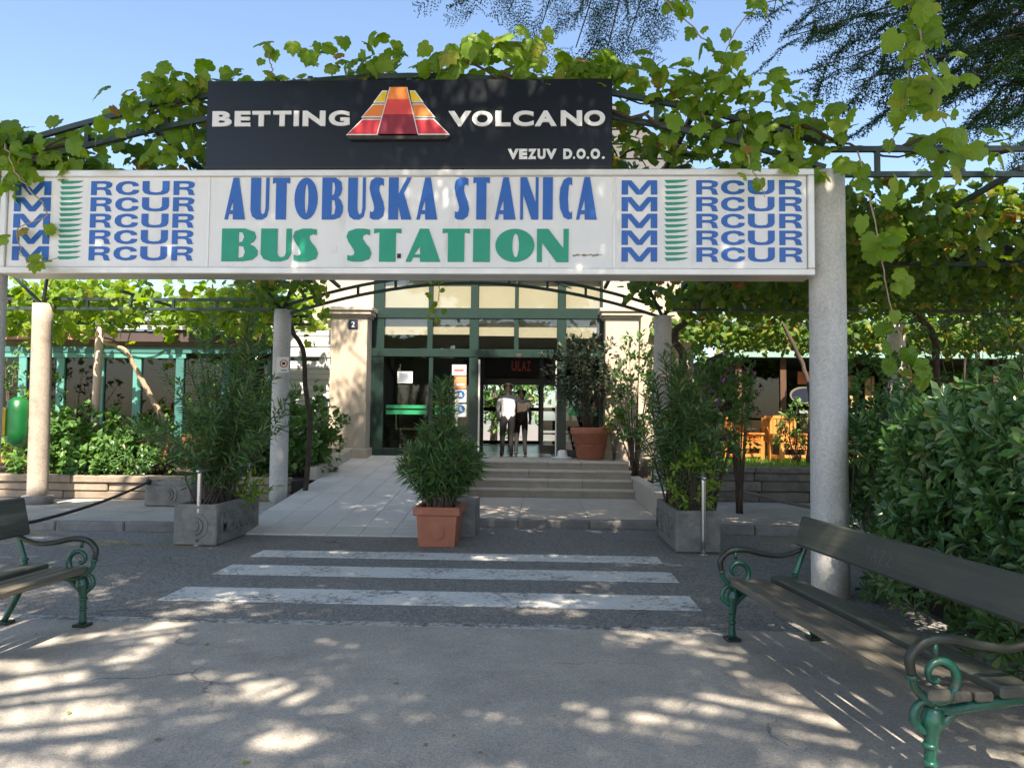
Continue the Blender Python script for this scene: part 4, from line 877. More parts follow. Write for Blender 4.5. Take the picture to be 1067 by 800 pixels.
# ------------------------------------------------------------------ cast iron benches
iron = mat('green_cast_iron', (.010, .095, .062), .32, (.007, .055, .04), 14, .8, .25, 60, stain=(.07, .045, .03), sscale=14, sthr=.55, smix=.9, coat=.2)
iron_dark = mat('worn_armrest_iron', (.032, .022, .018), .4, (.018, .035, .027), 10, .8, .25, 60)
plank_seat = mat('bench_seat_wood', (.16, .145, .115), .55, (.085, .078, .063), 14, .95, .5, 40, stretch=(.07, 1, 1), stain=(.32, .27, .17), sscale=6, sthr=.57, smix=.7, objrand=.1)
plank_back = mat('bench_back_wood', (.085, .092, .075), .5, (.05, .056, .047), 12, .9, .45, 40, stretch=(.07, 1, 1), stain=(.20, .19, .16), sscale=7, sthr=.58, smix=.6, objrand=.1)
def bench(origin, rz, label, L=2.45, zb0=.69, zb1=.91, lean=.63):
    """local: x along the bench, front towards -y, origin on the ground below the middle of the seat front edge"""
    t = thing('park_bench', (origin[0], origin[1], 0), label, 'bench', 'cast iron park benches', rz)
    def p(name, m, f, par=t): s = MB(); f(s); return s.build(name, m, par, local=True)
    ye = .56     # rear of seat
    for i, (y0, y1, z, th) in enumerate(((0, .105, .43, .05), (.118, .20, .425, .045), (.215, .30, .422, .045), (.33, .50, .44, .055))):
        p('seat_plank', plank_seat if i < 3 else plank_back, lambda s: s.box((0, (y0 + y1) / 2, z), (L, y1 - y0, th), bev=.010))
    th = math.atan2(lean - .5, zb1 - .45)
    def bk(s):
        yb0 = .5 + (zb0 - .45) * math.tan(th); yb1 = .5 + (zb1 - .45) * math.tan(th)
        s.bar((0, yb0 - .01, zb0), (0, yb1 - .01, zb1), L + .1, .04, up=(0, 1, 0), bev=.014)
    p('back_plank', plank_back, bk)
    for sx in (-1, 1):
        x = sx * (L / 2 - .035)
        e = p('end_frame', iron, lambda s: (s.tube(catmull([(x, .03, .375), (x, .12, .36), (x, .3, .385), (x, .50, .40), (x, .60, .34)], 6), .024, 10)))
        def front_leg(s):
            s.tube(catmull([(x, .02, .02), (x, .02, .14), (x, .025, .22), (x, .03, .30), (x, .04, .37)], 5), [.030, .024, .026, .032, .05, .04], 12)
            for z_, r_ in ((.135, .034), (.21, .036)): s.lathe([(r_ - .008, -.012), (r_, 0), (r_ - .008, .012)], (x, .02, z_), 12)
            s.tube(catmull([(x, .0, .26), (x, -.055, .32), (x, -.035, .385), (x, .02, .40)], 5), [.016, .02, .018, .014], 8)     # scroll either side of the leg head
            s.tube(catmull([(x, .04, .25), (x, .09, .315), (x, .16, .36)], 5), [.015, .02, .018], 8)
        lg_ = p('front_leg', iron, front_leg, t)
        p('foot', iron_dark, lambda s: s.box((x, .02, .012), (.11, .11, .024), bev=.008), lg_)
        rl = p('rear_leg', iron, lambda s: s.tube(catmull([(x, .66, .02), (x, .60, .14), (x, .54, .27), (x, .50, .38)], 5), [.022, .026, .028], 10), t)
        p('foot', iron_dark, lambda s: s.box((x, .66, .012), (.11, .12, .024), bev=.008), rl)
        yt = .5 + (zb1 - .5) * math.tan(th)
        p('back_post', iron, lambda s: (s.tube([(x, .50, .40), (x, .515, .5), (x, .5 + (zb0 - .45) * math.tan(th) + .022, zb0), (x, yt + .025, zb1 - .04)], [.026, .022, .022, .02], 10), s.lathe([(.02, -.014), (.033, 0), (.02, .014)], (x, .512, .50), 10)), t)
        za = min(zb0 + .04, .67)
        arm = p('armrest', iron_dark, lambda s: s.tube(catmull([(x, .5 + (za - .45) * math.tan(th) + .01, za), (x, .42, .625), (x, .27, .635), (x, .12, .668), (x, .0, .655), (x, -.065, .59), (x, -.06, .515)], 7), [.017, .019, .021, .022, .024, .023, .020], 10), t)
        p('armrest_front', iron, lambda s: (s.tube(catmull([(x, -.06, .515), (x, -.045, .46), (x, -.01, .42), (x, .03, .385)], 5), [.021, .019, .022], 10), s.lathe([(.02, -.012), (.031, 0), (.02, .012)], (x, -.058, .505), 10)), t)
        def scroll(s):
            pts = [(x, .02, .395)]
            pts += [(x, .06 + (.105 - .0105 * k) * cos(-1.15 + k * .72), .505 + (.105 - .0105 * k) * sin(-1.15 + k * .72)) for k in range(10)]
            s.tube(catmull(pts, 5), [.026, .022, .019, .016, .012, .014], 9); s.tube([(x, .05, .60), (x, .05, .655)], .014, 8)
        p('scroll', iron, scroll, t)
    p('brace_bar', iron_dark, lambda s: s.tube([(-L / 2 + .05, .35, .37), (L / 2 - .05, .35, .37)], .012, 8))
    return t
f0, f1 = gp(761, 604, .45), gp(960, 716, .45)
dv = (f0 - f1); ang = math.atan2(dv.y, dv.x)
mid = (f0 + f1) / 2
br = bench((mid.x, mid.y), ang + pi, 'green cast iron bench with weathered grey slats beside the right hedge', L=(f0 - f1).length + .12)
# scratched marks on its back plank
s = MB(); zs = [.70, .78]
for k, (u0, u1, v0, v1) in enumerate([(0, .06, 1, 1), (.03, .03, 0, 1), (.08, .11, 0, 1), (.11, .14, 1, 0), (.09, .13, .4, .4), (.17, .22, 1, 1), (.22, .17, 1, 0), (.17, .22, 0, 0), (.25, .30, 1, .9), (.30, .25, .9, 0), (.25, .31, 0, .05)]):
    th_ = math.atan2(.63 - .5, .91 - .45); f_ = lambda u, v: (-.30 + u, .5 + (.755 + .08 * v - .45) * math.tan(th_) - .0325, .755 + .08 * v)
    a_, b__ = Vector(f_(u0, v0)), Vector(f_(u1, v1)); s.bar(a_, b__, .007, .002, up=(0, 1, 0))
sc = s.build('scratch_marks', mat('scratch', (.12, .13, .115), .7), br, local=True); sc['kind'] = 'stuff'
q0 = gp(78, 651, 0)
bench((q0.x + .05, q0.y - 1.22), pi / 2 - .04, 'green cast iron bench cut off by the left photo edge', L=2.45, zb0=.68, zb1=.97, lean=.62)

# ------------------------------------------------------------------ concrete troughs, hoops, ropes, pots
def trough_planter(x0, x1, y0, y1, h, label, side, z=0.0):
    t = thing('concrete_trough', ((x0 + x1) / 2, (y0 + y1) / 2, z), label, 'planter', 'concrete planter troughs with relief')
    w = .07; c = (x0 + x1) / 2
    def wal(name, a, b_): s = MB(); s.b2((a[0], a[1], z), (b_[0], b_[1], z + h), .014); return s.build(name, trough, t)
    fr = wal('front_wall', (x0, y0), (x1, y0 + w)); wal('rear_wall', (x0, y1 - w), (x1, y1))
    sl_ = wal('side_wall', (x0 + .001, y0 + w), (x0 + w, y1 - w)); sr_ = wal('side_wall', (x1 - w, y0 + w), (x1 - .001, y1 - w))
    s = MB(); s.b2((x0 + w, y0 + w, z), (x1 - w, y1 - w, z + h - .06)); s.build('soil', soil, t)
    s = MB()
    for rr_, dd in ((.17, .012), (.11, .035)): s.prism_y(ell(c, z + h * .48, rr_, rr_, 24), y0 - dd, y0 + .002)
    s.prism_y(ell(c, z + h * .48, .07, .07, 16), y0 - .05, y0 + .002); s.build('medallion', trough, fr)
    for za_ in (.02, h - .05): MB().b2((x0 + .02, y0 - .016, z + za_), (x1 - .02, y0 + .002, z + za_ + .03)).build('border', trough, fr)
    # raised lettering along the long inner side
    par, xs = (sr_, x1) if side > 0 else (sl_, x0)
    Lt = y1 - y0; n = 6
    for k, ch in enumerate('MERCUR'):
        a = .12 + (Lt - .24) * k / n; b__ = .12 + (Lt - .24) * (k + .82) / n
        o = text_mesh(ch, a, b__, z + .14, z + h - .12, 0, 'letter', trough, None, .02, .025)
        o.rotation_euler = (0, 0, pi / 2 if side > 0 else -pi / 2); o.parent = par
        o.location = Vector((xs, y0 if side > 0 else y1, 0)) - wloc(par) 
    return t
trough_planter(-4.68, -4.12, 9.72, 11.2, .52, 'weathered concrete trough with medallion holding the tall left oleander', 1)
trough_planter(1.70, 2.26, 9.80, 11.4, .52, 'weathered concrete trough with medallion holding the right oleander and lime shrub', -1)
tq = gp(150, 527, .12); tq2 = gp(192, 527, .12)
trough_planter(tq.x, tq2.x + .15, tq.y, tq.y + .5, .42, 'small carved concrete trough on the left pavement behind the rope', 1, .12)
def hoop(px, py, dy, label, h=.95, dx=.05):
    g = gp(px, py); t = thing('steel_hoop', (g.x, g.y, 0), label, 'barrier', 'stainless steel barrier hoops')
    s = MB(); s.tube(catmull([(g.x, g.y, 0), (g.x, g.y, h - .06), (g.x + .004, g.y + .012, h - .02), (g.x + dx * .1, g.y + .06, h), (g.x + dx, g.y + dy - .06, h), (g.x + dx, g.y + dy - .01, h - .03), (g.x + dx, g.y + dy, h - .1), (g.x + dx, g.y + dy, 0.0)], 5), .027, 12); s.build('tube', steel, t)
    s = MB()
    for yy, xx in ((0, 0), (dy, dx)): s.lathe([(.06, 0), (.06, .008), (.035, .02)], (g.x + xx, g.y + yy, 0), 14)
    s.build('flange', steel, t)
hoop(206, 568, 1.55, 'stainless steel hoop beside the left trough')
hoop(733, 578, 1.6, 'stainless steel hoop beside the right trough', dx=-.04)
rope = mat('dark_rope', (.05, .042, .04), .8, (.03, .026, .025), 30, .8, .5, 120); rope2 = mat('grey_rope', (.28, .24, .20), .8, (.18, .15, .13), 30, .8, .5, 120)
def rope_run(A, Bp, sag, m, label, r=.022):
    t = thing('barrier_rope', A, label, 'rope')
    pts = [A.lerp(Bp, k / 14) - Vector((0, 0, sag * 4 * (k / 14) * (1 - k / 14))) for k in range(15)]
    s = MB(); s.tube(pts, r, 8); s.build('cord', m, t)
    s = MB(); s.lathe([(.015, -.05), (.045, -.03), (.045, .03), (.015, .05)], A, 10); s.build('end_knob', dark_in, t)
    pb = thing('bollard', (Bp.x, Bp.y, 0), label.replace('rope', 'bollard end of rope'), 'bollard')
    s = MB(); s.lathe([(.07, -.01), (.06, .05), (.045, .1), (.045, Bp.z), (.06, Bp.z + .03), (.0, Bp.z + .06)], (Bp.x, Bp.y, 0), 12); s.build('post', iron_dark, pb)
rope_run(yp(155, 502, tq.y - .02), yp(-30, 556, 8.4), .10, rope, 'dark sagging rope from the small left trough down behind the bench')
rope_run(yp(748, 503, 15.12), yp(868, 532, 11.3), .05, rope2, 'pale rope stretched from the right wall to behind the thick column', .028)
# square terracotta pot in the middle
g = gp(456, 570); px_, py_ = g.x - .02, g.y + .02
TP = thing('terracotta_trough', (px_, py_, 0), 'rectangular terracotta pot with rosette standing before the steps', 'pot')
s = MB(); z0, z1 = 0, .42
def frust(s, x0, x1, y0, y1, z0, z1, fl): s.add([(x0, y0, z0), (x1, y0, z0), (x1, y1, z0), (x0, y1, z0), (x0 - fl, y0 - fl, z1), (x1 + fl, y0 - fl, z1), (x1 + fl, y1 + fl, z1), (x0 - fl, y1 + fl, z1)], [(0, 3, 2, 1), (4, 5, 6, 7), (0, 1, 5, 4), (1, 2, 6, 5), (2, 3, 7, 6), (3, 0, 4, 7)])
frust(s, px_ - .23, px_ + .23, py_, py_ + .75, 0, .40, .03); s.build('body', terracotta, TP)
s = MB()
for a, b_ in (((px_ - .30, py_ - .06), (px_ + .30, py_)), ((px_ - .30, py_ + .75), (px_ + .30, py_ + .81)), ((px_ - .30, py_ + .001), (px_ - .22, py_ + .749)), ((px_ + .22, py_ + .001), (px_ + .30, py_ + .749))): s.b2((*a, .40), (*b_, .51), .012)
s.build('rim', terracotta, TP)
s = MB(); s.prism_y(ell(px_, .2, .1, .1, 20), py_ - .035, py_ - .01); s.prism_y(ell(px_, .2, .07, .07, 20), py_ - .043, py_ - .03); s.prism_y(ell(px_, .2, .035, .035, 12), py_ - .052, py_ - .04); s.build('rosette', terracotta, TP)
s = MB(); s.b2((px_ - .215, py_ + .002, .38), (px_ + .215, py_ + .748, .46)); s.build('soil', soil, TP)
s = MB(); s.prism_z([(px_ - .1, py_ + .9), (px_ + .42, py_ + .9), (px_ + .42, py_ + 1.7), (px_ - .1, py_ + 1.7)], 0, .5); o = s.build('stone_trough', trough); tag(o, 'mossy grey stone trough hidden behind the terracotta pot', 'planter')
# round terracotta pot by the door
rp = yp(615, 477, 17.35)
RP = thing('round_pot', (rp.x, 17.35, FLOOR), 'large round terracotta pot with rim beside the right door pillar', 'pot')
s = MB(); s.lathe([(.27, 0), (.30, .02), (.40, .55), (.44, .56), (.455, .60), (.455, .70), (.43, .72), (.40, .70), (.39, .62)], (rp.x, 17.35, FLOOR), 28); s.build('body', terracotta, RP)
s = MB(); s.lathe([(.37, 0), (.375, .015), (.38, .03)], (rp.x, 17.35, FLOOR + .30), 28); s.build('band', terracotta, RP)
s = MB(); s.lathe([(.39, 0), (.385, .02)], (rp.x, 17.35, FLOOR + .62), 24); s.build('soil', soil, RP)
t = thing('pot_saucer', (rp.x - .62, 17.5, FLOOR), 'pale upturned dish on the landing left of the round pot', 'dish')
s = MB(); s.lathe([(.22, 0), (.26, .03), (.12, .06), (.1, .18), (.06, .2)], (rp.x - .62, 17.5, FLOOR), 20); s.build('dish', paper, t)

# ------------------------------------------------------------------ people (one skinned body each)
skin = mat('skin', (.42, .25, .17), .6, amount=.2); hairm = mat('hair', (.03, .02, .015), .6, amount=.4)
def person(loc, rz, label, height, top, bottom, pose):
    t = thing('person', loc, label, 'person', rz=rz)
    J = {'pel': (0, 0, .53), 'bel': (0, .0, .60), 'chest': (0, .01, .72), 'neckb': (0, .005, .81), 'neck': (0, -.005, .855), 'hd': (0, -.012, .905), 'hd2': (0, -.012, .955), 'crown': (0, 0, .985)}
    E_ = [('pel', 'bel'), ('bel', 'chest'), ('chest', 'neckb'), ('neckb', 'neck'), ('neck', 'hd'), ('hd', 'hd2'), ('hd2', 'crown')]
    Rr = {'pel': .085, 'bel': .08, 'chest': .095, 'neckb': .05, 'neck': .032, 'hd': .05, 'hd2': .055, 'crown': .03}
    for s_, sx in (('l', -1), ('r', 1)):
        P_ = pose[s_]
        J.update({s_ + 'hip': (sx * .055, 0, .50), s_ + 'knee': P_['knee'], s_ + 'ank': P_['ank'], s_ + 'toe': P_['toe'], s_ + 'sh': (sx * .105, .01, .79), s_ + 'el': P_['el'], s_ + 'wr': P_['wr'], s_ + 'hand': P_['hand']})
        E_ += [('pel', s_ + 'hip'), (s_ + 'hip', s_ + 'knee'), (s_ + 'knee', s_ + 'ank'), (s_ + 'ank', s_ + 'toe'), ('chest', s_ + 'sh'), (s_ + 'sh', s_ + 'el'), (s_ + 'el', s_ + 'wr'), (s_ + 'wr', s_ + 'hand')]
        Rr.update({s_ + 'hip': .062, s_ + 'knee': .042, s_ + 'ank': .03, s_ + 'toe': .024, s_ + 'sh': .045, s_ + 'el': .03, s_ + 'wr': .021, s_ + 'hand': .02})
        # five short fingers
        h = Vector(J[s_ + 'hand']); d = (h - Vector(J[s_ + 'wr'])).normalized(); sd_ = d.cross(Vector((0, 0, 1))); sd_ = sd_.normalized() if sd_.length > .1 else Vector((1, 0, 0))
        for k in range(5):
            nm = s_ + 'f%d' % k; o_ = (k - 1.8) * .009
            J[nm] = tuple(h + d * (.036 if k else .02) + sd_ * (o_ if k else -.03)); Rr[nm] = .0055; E_.append((s_ + 'hand', nm))
    names = list(J); me = bpy.data.meshes.new('body')
    me.from_pydata([tuple(Vector(J[n_]) * height) for n_ in names], [(names.index(a), names.index(b_)) for a, b_ in E_], [])
    o = link('body', me, None, t); md = o.modifiers.new('s', 'SKIN'); md.use_smooth_shade = True
    for i, n_ in enumerate(names):
        sv = me.skin_vertices[0].data[i]; r_ = Rr[n_] * height
        sv.radius = (r_ * (1.25 if n_ in ('chest', 'bel', 'pel') else 1), r_ * (.78 if n_ in ('chest', 'bel') else 1)); sv.use_root = n_ == 'pel'
    o.modifiers.new('u', 'SUBSURF').levels = 1
    dg = bpy.context.evaluated_depsgraph_get(); bm2 = bpy.data.meshes.new_from_object(o.evaluated_get(dg)); o.modifiers.clear(); o.data = bm2; bpy.data.meshes.remove(me); bm2.name = 'body'
    for m_ in (skin, bottom, top): bm2.materials.append(m_)
    segs = [(Vector(J[a]) * height, Vector(J[b_]) * height, a, b_) for a, b_ in E_]
    for pl in bm2.polygons:
        c_ = pl.center; best = min(segs, key=lambda s_: (c_ - (s_[0] + (s_[1] - s_[0]) * max(0, min(1, (c_ - s_[0]).dot(s_[1] - s_[0]) / max((s_[1] - s_[0]).length_squared, 1e-9))))).length)
        ends = best[2] + best[3]
        arm = best[3][1:] in ('el', 'wr', 'hand') or best[3][1:2] == 'f'
        if c_.z < .545 * height and not arm: pl.material_index = 1
        elif 'hand' in ends or 'hd' in ends or 'crown' in ends or 'neck' == best[2] or best[3][1:2] == 'f': pl.material_index = 0
        else: pl.material_index = 2
    s = MB(); hc = Vector((0, .012, .935)) * height; R_ = .068 * height
    s.lathe([(.02 * height, -.045 * height), (R_ * .85, -.025 * height), (R_, .01 * height), (R_ * .8, .042 * height), (R_ * .3, .058 * height)], hc, 16); s.build('hair', hairm, t, local=True)
    s = MB()
    for s_ in 'lr':
        a = Vector(J[s_ + 'ank']) * height; b_ = Vector(J[s_ + 'toe']) * height
        s.tube([a + (a - b_) * .35 + Vector((0, 0, -.02 * height)), (a + b_) / 2 + Vector((0, 0, -.012 * height)), b_ + (b_ - a) * .25], [.022 * height, .028 * height, .018 * height], 8)
    s.build('shoe', dark_in, t, local=True)
    return t
# faces +y (away from the camera) in local space -> toes towards +y
def legs(l, r):
    return dict(knee=l[0], ank=l[1], toe=l[2]), dict(knee=r[0], ank=r[1], toe=r[2])
la, ra = legs([(-.07, .015, .28), (-.075, -.02, .045), (-.085, .055, .022)], [(.05, .05, .28), (.055, .05, .045), (.06, .125, .022)])
pose1 = {'l': {**la, 'el': (-.145, -.03, .62), 'wr': (-.12, .06, .52), 'hand': (-.115, .08, .49)}, 'r': {**ra, 'el': (.20, .05, .735), 'wr': (.29, .11, .76), 'hand': (.325, .125, .775)}}
pose2 = {'l': {**la, 'el': (-.13, -.02, .63), 'wr': (-.13, .05, .5), 'hand': (-.13, .06, .47)}, 'r': {**ra, 'el': (.14, -.02, .63), 'wr': (.13, .06, .52), 'hand': (.125, .08, .49)}}
shirt = mat('white_shirt', (.5, .5, .52), .8, (.38, .38, .4), 6, .7, .3, 20); black_cloth = mat('black_trousers', (.018, .018, .02), .8, amount=.5); brown_cloth = mat('dark_brown_top', (.07, .05, .045), .85, amount=.5); teal_cloth = mat('dark_teal_coat', (.02, .055, .06), .8, amount=.5)
def on_floor(px, Y): return (yp(px, 450, Y).x, Y, FLOOR)
person(on_floor(529, 18.95), .1, 'person in white shirt and black trousers walking in through the doors', 1.80, shirt, black_cloth, pose1)
person(on_floor(543, 19.5), -.1, 'person in dark brown top walking just right of the white shirt', 1.66, brown_cloth, black_cloth, pose2)

# ------------------------------------------------------------------ vegetation
def field(P, f=1.0, seed=0):
    r_ = np.random.default_rng(seed); v = np.zeros(len(P))
    for k in range(6):
        d = r_.normal(size=3) * f * (1 + .5 * k); v += np.sin(P @ d + r_.uniform(0, 6.28)) / (1 + .35 * k)
    return v / 2.2
def wobble(pts, a, n=5):
    out = catmull(pts, n); return [p + Vector((random.uniform(-a, a), random.uniform(-a, a), random.uniform(-a, a))) if 0 < i < len(out) - 1 else p for i, p in enumerate(out)]

# --- the vine on the front truss
VN = thing('front_vine', (-1.3, 7.5, 4.3), 'yellow green grape vine scrambling along the front arched truss above the signs', 'vine')
def ztop(x): return np.where((x > -5.45) & (x < 2.75), 5.06 - .70 * np.abs((x + 1.35) / 4.1) ** 1.9, 4.36)
segs = [(-12, -3.45, 1000, -.62, .22), (-3.6, -2.6, 36, -.03, .22), (-2.6, .7, 170, -.02, .34), (.5, 2.9, 330, -.45, .36), (2.8, 9.5, 120, -.35, .18)]
Ps = []
for x0, x1, n, lo, hi in segs:
    x = rng.uniform(x0, x1, n * 2); z = ztop(x) + rng.uniform(lo, hi, n * 2); y = 7.5 + rng.normal(0, .22, n * 2)
    p = np.stack([x, y, z], 1); p = p[np.argsort(-field(p, 1.6, 3) + rng.normal(0, .35, len(p)))][:n]; Ps.append(p)
P = np.concatenate(Ps); onsign = (P[:, 0] > -3.5) & (P[:, 0] < .8) & (P[:, 2] < 5.02); P[onsign, 1] = np.where(P[onsign, 2] < 4.95, 7.75 + rng.random(onsign.sum()) * .5, 7.35)
D = unit(np.array([0, -.45, -.75]) + rng.normal(0, .55, P.shape)); Nn = unit(np.array([0, -.65, .75]) + rng.normal(0, .45, P.shape))
foliage(VN, 'foliage', GRAPE, P, D, Nn, rng.uniform(.10, .195, len(P)), vine_leaf, 300)
s = MB()
for k in range(7):
    x0 = -12 + k * 2.9; x = np.linspace(x0, x0 + 4.4, 8)
    s.tube(wobble([(float(a), 7.5 + random.uniform(-.12, .15), float(ztop(a)) + random.uniform(-.28, .08)) for a in x], .03), [.022, .009], 6)
s.build('stem', vine_bark, VN)

def strand(pts, nl, size, label, m=vine_leaf, spread=.10, r=.006, cat='vine', parts=40, name='hanging_vine', nrm=(0, -.8, .5)):
    c = catmull(pts, 8); t = thing(name, c[0], label, cat)
    s = MB(); s.tube([p + Vector((random.uniform(-.012, .012),) * 3) for p in c], [r * 1.4, r * .6], 6); s.build('stem', pale_bark if r < .012 else vine_bark, t)
    u = np.sort(rng.uniform(.02, 1, nl)); A = np.array([tuple(p) for p in c]); idx = u * (len(A) - 1); i0 = np.clip(idx.astype(int), 0, len(A) - 2); fr = (idx - i0)[:, None]
    P = A[i0] * (1 - fr) + A[i0 + 1] * fr + rng.normal(0, spread, (nl, 3)) * np.array([1, .7, .5])
    D = unit(np.array([0, -.25, -.9]) + rng.normal(0, .5, P.shape)); Nn = unit(np.array(nrm) + rng.normal(0, .4, P.shape))
    foliage(t, 'foliage', GRAPE, P, D, Nn, rng.uniform(.65, 1.1, nl) * size, m, parts)
    return t
def pxs(Y, *pts): return [yp(a, b_, Y) for a, b_ in pts]
strand(pxs(7.08, (5, 150), (22, 188), (50, 222), (18, 240), (30, 275), (62, 268)), 14, .17, 'short vine strand dangling over the left end of the white sign', spread=.12)
strand(pxs(7.05, (775, 150), (782, 172), (790, 188), (798, 205)), 6, .15, 'tiny vine tip dangling over the right end of the white sign', spread=.05)
strand(pxs(7.0, (893, 158), (912, 230), (922, 290), (937, 350), (955, 400)), 34, .17, 'long single vine strand hanging beside the thick column', spread=.10)
strand(pxs(6.7, (955, -90), (955, -10), (960, 40), (972, 90), (985, 130), (1000, 175)), 60, .21, 'thick bundle of hanging vine leaves at the top right of the photo', spread=.13, parts=60)
strand(pxs(6.9, (945, -60), (948, 60), (938, 120), (925, 160)), 24, .15, 'thin vine strand hanging just left of the thick leaf bundle', spread=.08)
strand(pxs(7.0, (675, -40), (690, -4), (715, 22), (737, 45), (752, 68), (742, 82)), 15, .15, 'vine tendril curving down into the blue sky right of centre', spread=.06)
strand(pxs(7.0, (835, -40), (800, -2), (775, 20), (760, 45), (755, 62)), 16, .17, 'vine tendril slanting down from the upper right into the blue sky', spread=.07)
strand(pxs(7.4, (735, 130), (728, 100), (725, 80), (720, 70)), 7, .17, 'upright vine shoot rising from the right half of the arch', spread=.07)
strand(pxs(7.4, (285, 88), (283, 68), (280, 55), (282, 45)), 6, .13, 'small upright vine shoot above the letters of the betting sign', spread=.04)
strand(pxs(7.4, (445, 78), (470, 62), (500, 48), (540, 44), (580, 58), (640, 70)), 46, .20, 'leafy vine shoot lying along the top of the betting sign', spread=.10, parts=46)
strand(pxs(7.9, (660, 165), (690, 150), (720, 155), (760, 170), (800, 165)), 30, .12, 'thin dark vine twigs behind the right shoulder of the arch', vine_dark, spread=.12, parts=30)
strand(pxs(13.0, (335, 285), (340, 300), (338, 315), (333, 330)), 12, .14, 'wisp of vine hanging in front of the left hall windows', spread=.08, parts=10)
strand(pxs(13.0, (452, 285), (458, 300), (455, 318), (452, 332)), 12, .14, 'wisp of vine hanging before the middle hall windows', spread=.08, parts=10)

# --- vine canopies
def canopy(label, x0, x1, y0, y1, zf, n, m, size=(.12, .21), hang=.22, loc=None, thr=-.35, f=.9, seed=1, nst=14, skip=None):
    t = thing('vine_canopy', loc or ((x0 + x1) / 2, (y0 + y1) / 2, 3.7), label, 'vine', 'grape vine canopies of the pergola')
    x = rng.uniform(x0, x1, n * 3); y = rng.uniform(y0, y1, n * 3); p0 = np.stack([x, y, np.zeros_like(x)], 1)
    ok = field(p0, f, seed) > thr
    if skip is not None: ok &= ~skip(x, y)
    x, y = x[ok][:n], y[ok][:n]
    z = zf(x, y) + np.abs(rng.normal(0, hang, len(x))) * np.sign(rng.random(len(x)) - .62)
    P = np.stack([x, y, z], 1)
    D = unit(np.array([0, -.2, -.55]) + rng.normal(0, .7, P.shape)); Nn = unit(np.array([0, -.35, .8]) + rng.normal(0, .5, P.shape))
    foliage(t, 'foliage', GRAPE, P, D, Nn, rng.uniform(*size, len(P)), m)
    s = MB()
    for k in range(nst):
        a = Vector((random.uniform(x0, x1), random.uniform(y0, y1), 0)); pts = []
        th = random.uniform(0, 6.28)
        for j in range(7):
            if not (x0 - .3 < a.x < x1 + .3 and y0 - .3 < a.y < y1 + .3): break
            pts.append(Vector((a.x, a.y, float(zf(np.array(a.x), np.array(a.y))) + random.uniform(-.12, .12)))); th += random.uniform(-.5, .5); a = a + Vector((cos(th), sin(th), 0)) * .7
        if len(pts) > 2: s.tube(wobble(pts, .02, 4), [random.uniform(.02, .035), .01], 6)
    s.build('stem', vine_bark, t)
    return t
zR = lambda x, y: 4.06 - (y - 8.4) * .022 + 0 * x
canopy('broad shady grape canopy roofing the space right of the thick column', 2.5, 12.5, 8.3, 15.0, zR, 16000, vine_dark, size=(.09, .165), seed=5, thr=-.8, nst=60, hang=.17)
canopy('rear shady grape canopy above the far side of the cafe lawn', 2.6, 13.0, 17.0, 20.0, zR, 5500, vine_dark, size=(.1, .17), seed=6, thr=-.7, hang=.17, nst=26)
zL = lambda x, y: 3.86 + (y - 13) * .03 + 0 * x
canopy('sunlit yellow green grape canopy over the left garden bed', -14.5, -4.9, 13.2, 18.6, zL, 4300, vine_leaf, seed=8, thr=-.25, hang=.22)
zA = lambda x, y: (5.06 - .70 * np.abs((x + 1.35) / 4.1) ** 1.9) * (1 - (y - 7.5) / 6) + (4.25 - .60 * np.abs((x + 1.25) / 3.35) ** 1.9) * ((y - 7.5) / 6) + .1
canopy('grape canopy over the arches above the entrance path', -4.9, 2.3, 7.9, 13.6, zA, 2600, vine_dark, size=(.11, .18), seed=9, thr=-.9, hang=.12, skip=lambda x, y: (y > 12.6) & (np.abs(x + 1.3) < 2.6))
canopy('strip of grape leaves behind the left truss end', -12, -4.9, 7.7, 10.0, lambda x, y: 4.3 + 0 * x, 2600, vine_leaf, seed=10, hang=.2, nst=8)

# --- woody vine trunks
def trunk(pts, r, label, m=vine_bark, name='climbing_vine'):
    t = thing(name, pts[0], label, 'vine'); s = MB(); s.tube(wobble(pts, r[0] * .18, 6), r, 10); s.build('stem', m, t)
trunk([yp(172, 440, 15.3), yp(155, 410, 15.3), yp(142, 385, 15.3), yp(130, 365, 15.3), yp(108, 356, 15.3), yp(103, 345, 15.3)], [.065, .055, .045, .035, .03], 'pale twisted bare branch slanting before the cafe windows', pale_bark)
trunk([Vector((-4.25, 13.8, .2)), Vector((-4.2, 13.85, 1.5)), yp(318, 400, 13.9), yp(316, 365, 13.8), yp(305, 345, 13.7), yp(300, 320, 13.6)], [.05, .045, .04], 'peeling vine trunk climbing beside the left ramp column', vine_bark)
trunk([Vector((2.2, 13.6, .1)), Vector((2.35, 13.7, 2)), yp(712, 375, 13.8), yp(702, 350, 13.7), yp(715, 335, 13.6)], [.08, .07, .06], 'brown vine trunk behind the right oleander column', vine_bark)
q1 = yp(842, 470, 16.2)
trunk([Vector((q1.x, 16.2, .72)), yp(845, 420, 16.2), yp(838, 385, 16.2), yp(826, 358, 16.2), yp(815, 335, 16.2)], [.05, .045, .04], 'dark leaning vine trunk just left of the thick column', vine_bark)
q1 = yp(975, 440, 13.5); trunk([Vector((q1.x, 13.5, .1)), yp(975, 380, 13.5), yp(972, 350, 13.5), yp(950, 320, 13.4)], [.07, .06, .05], 'slim dark vine trunk behind the right hedge', vine_bark)

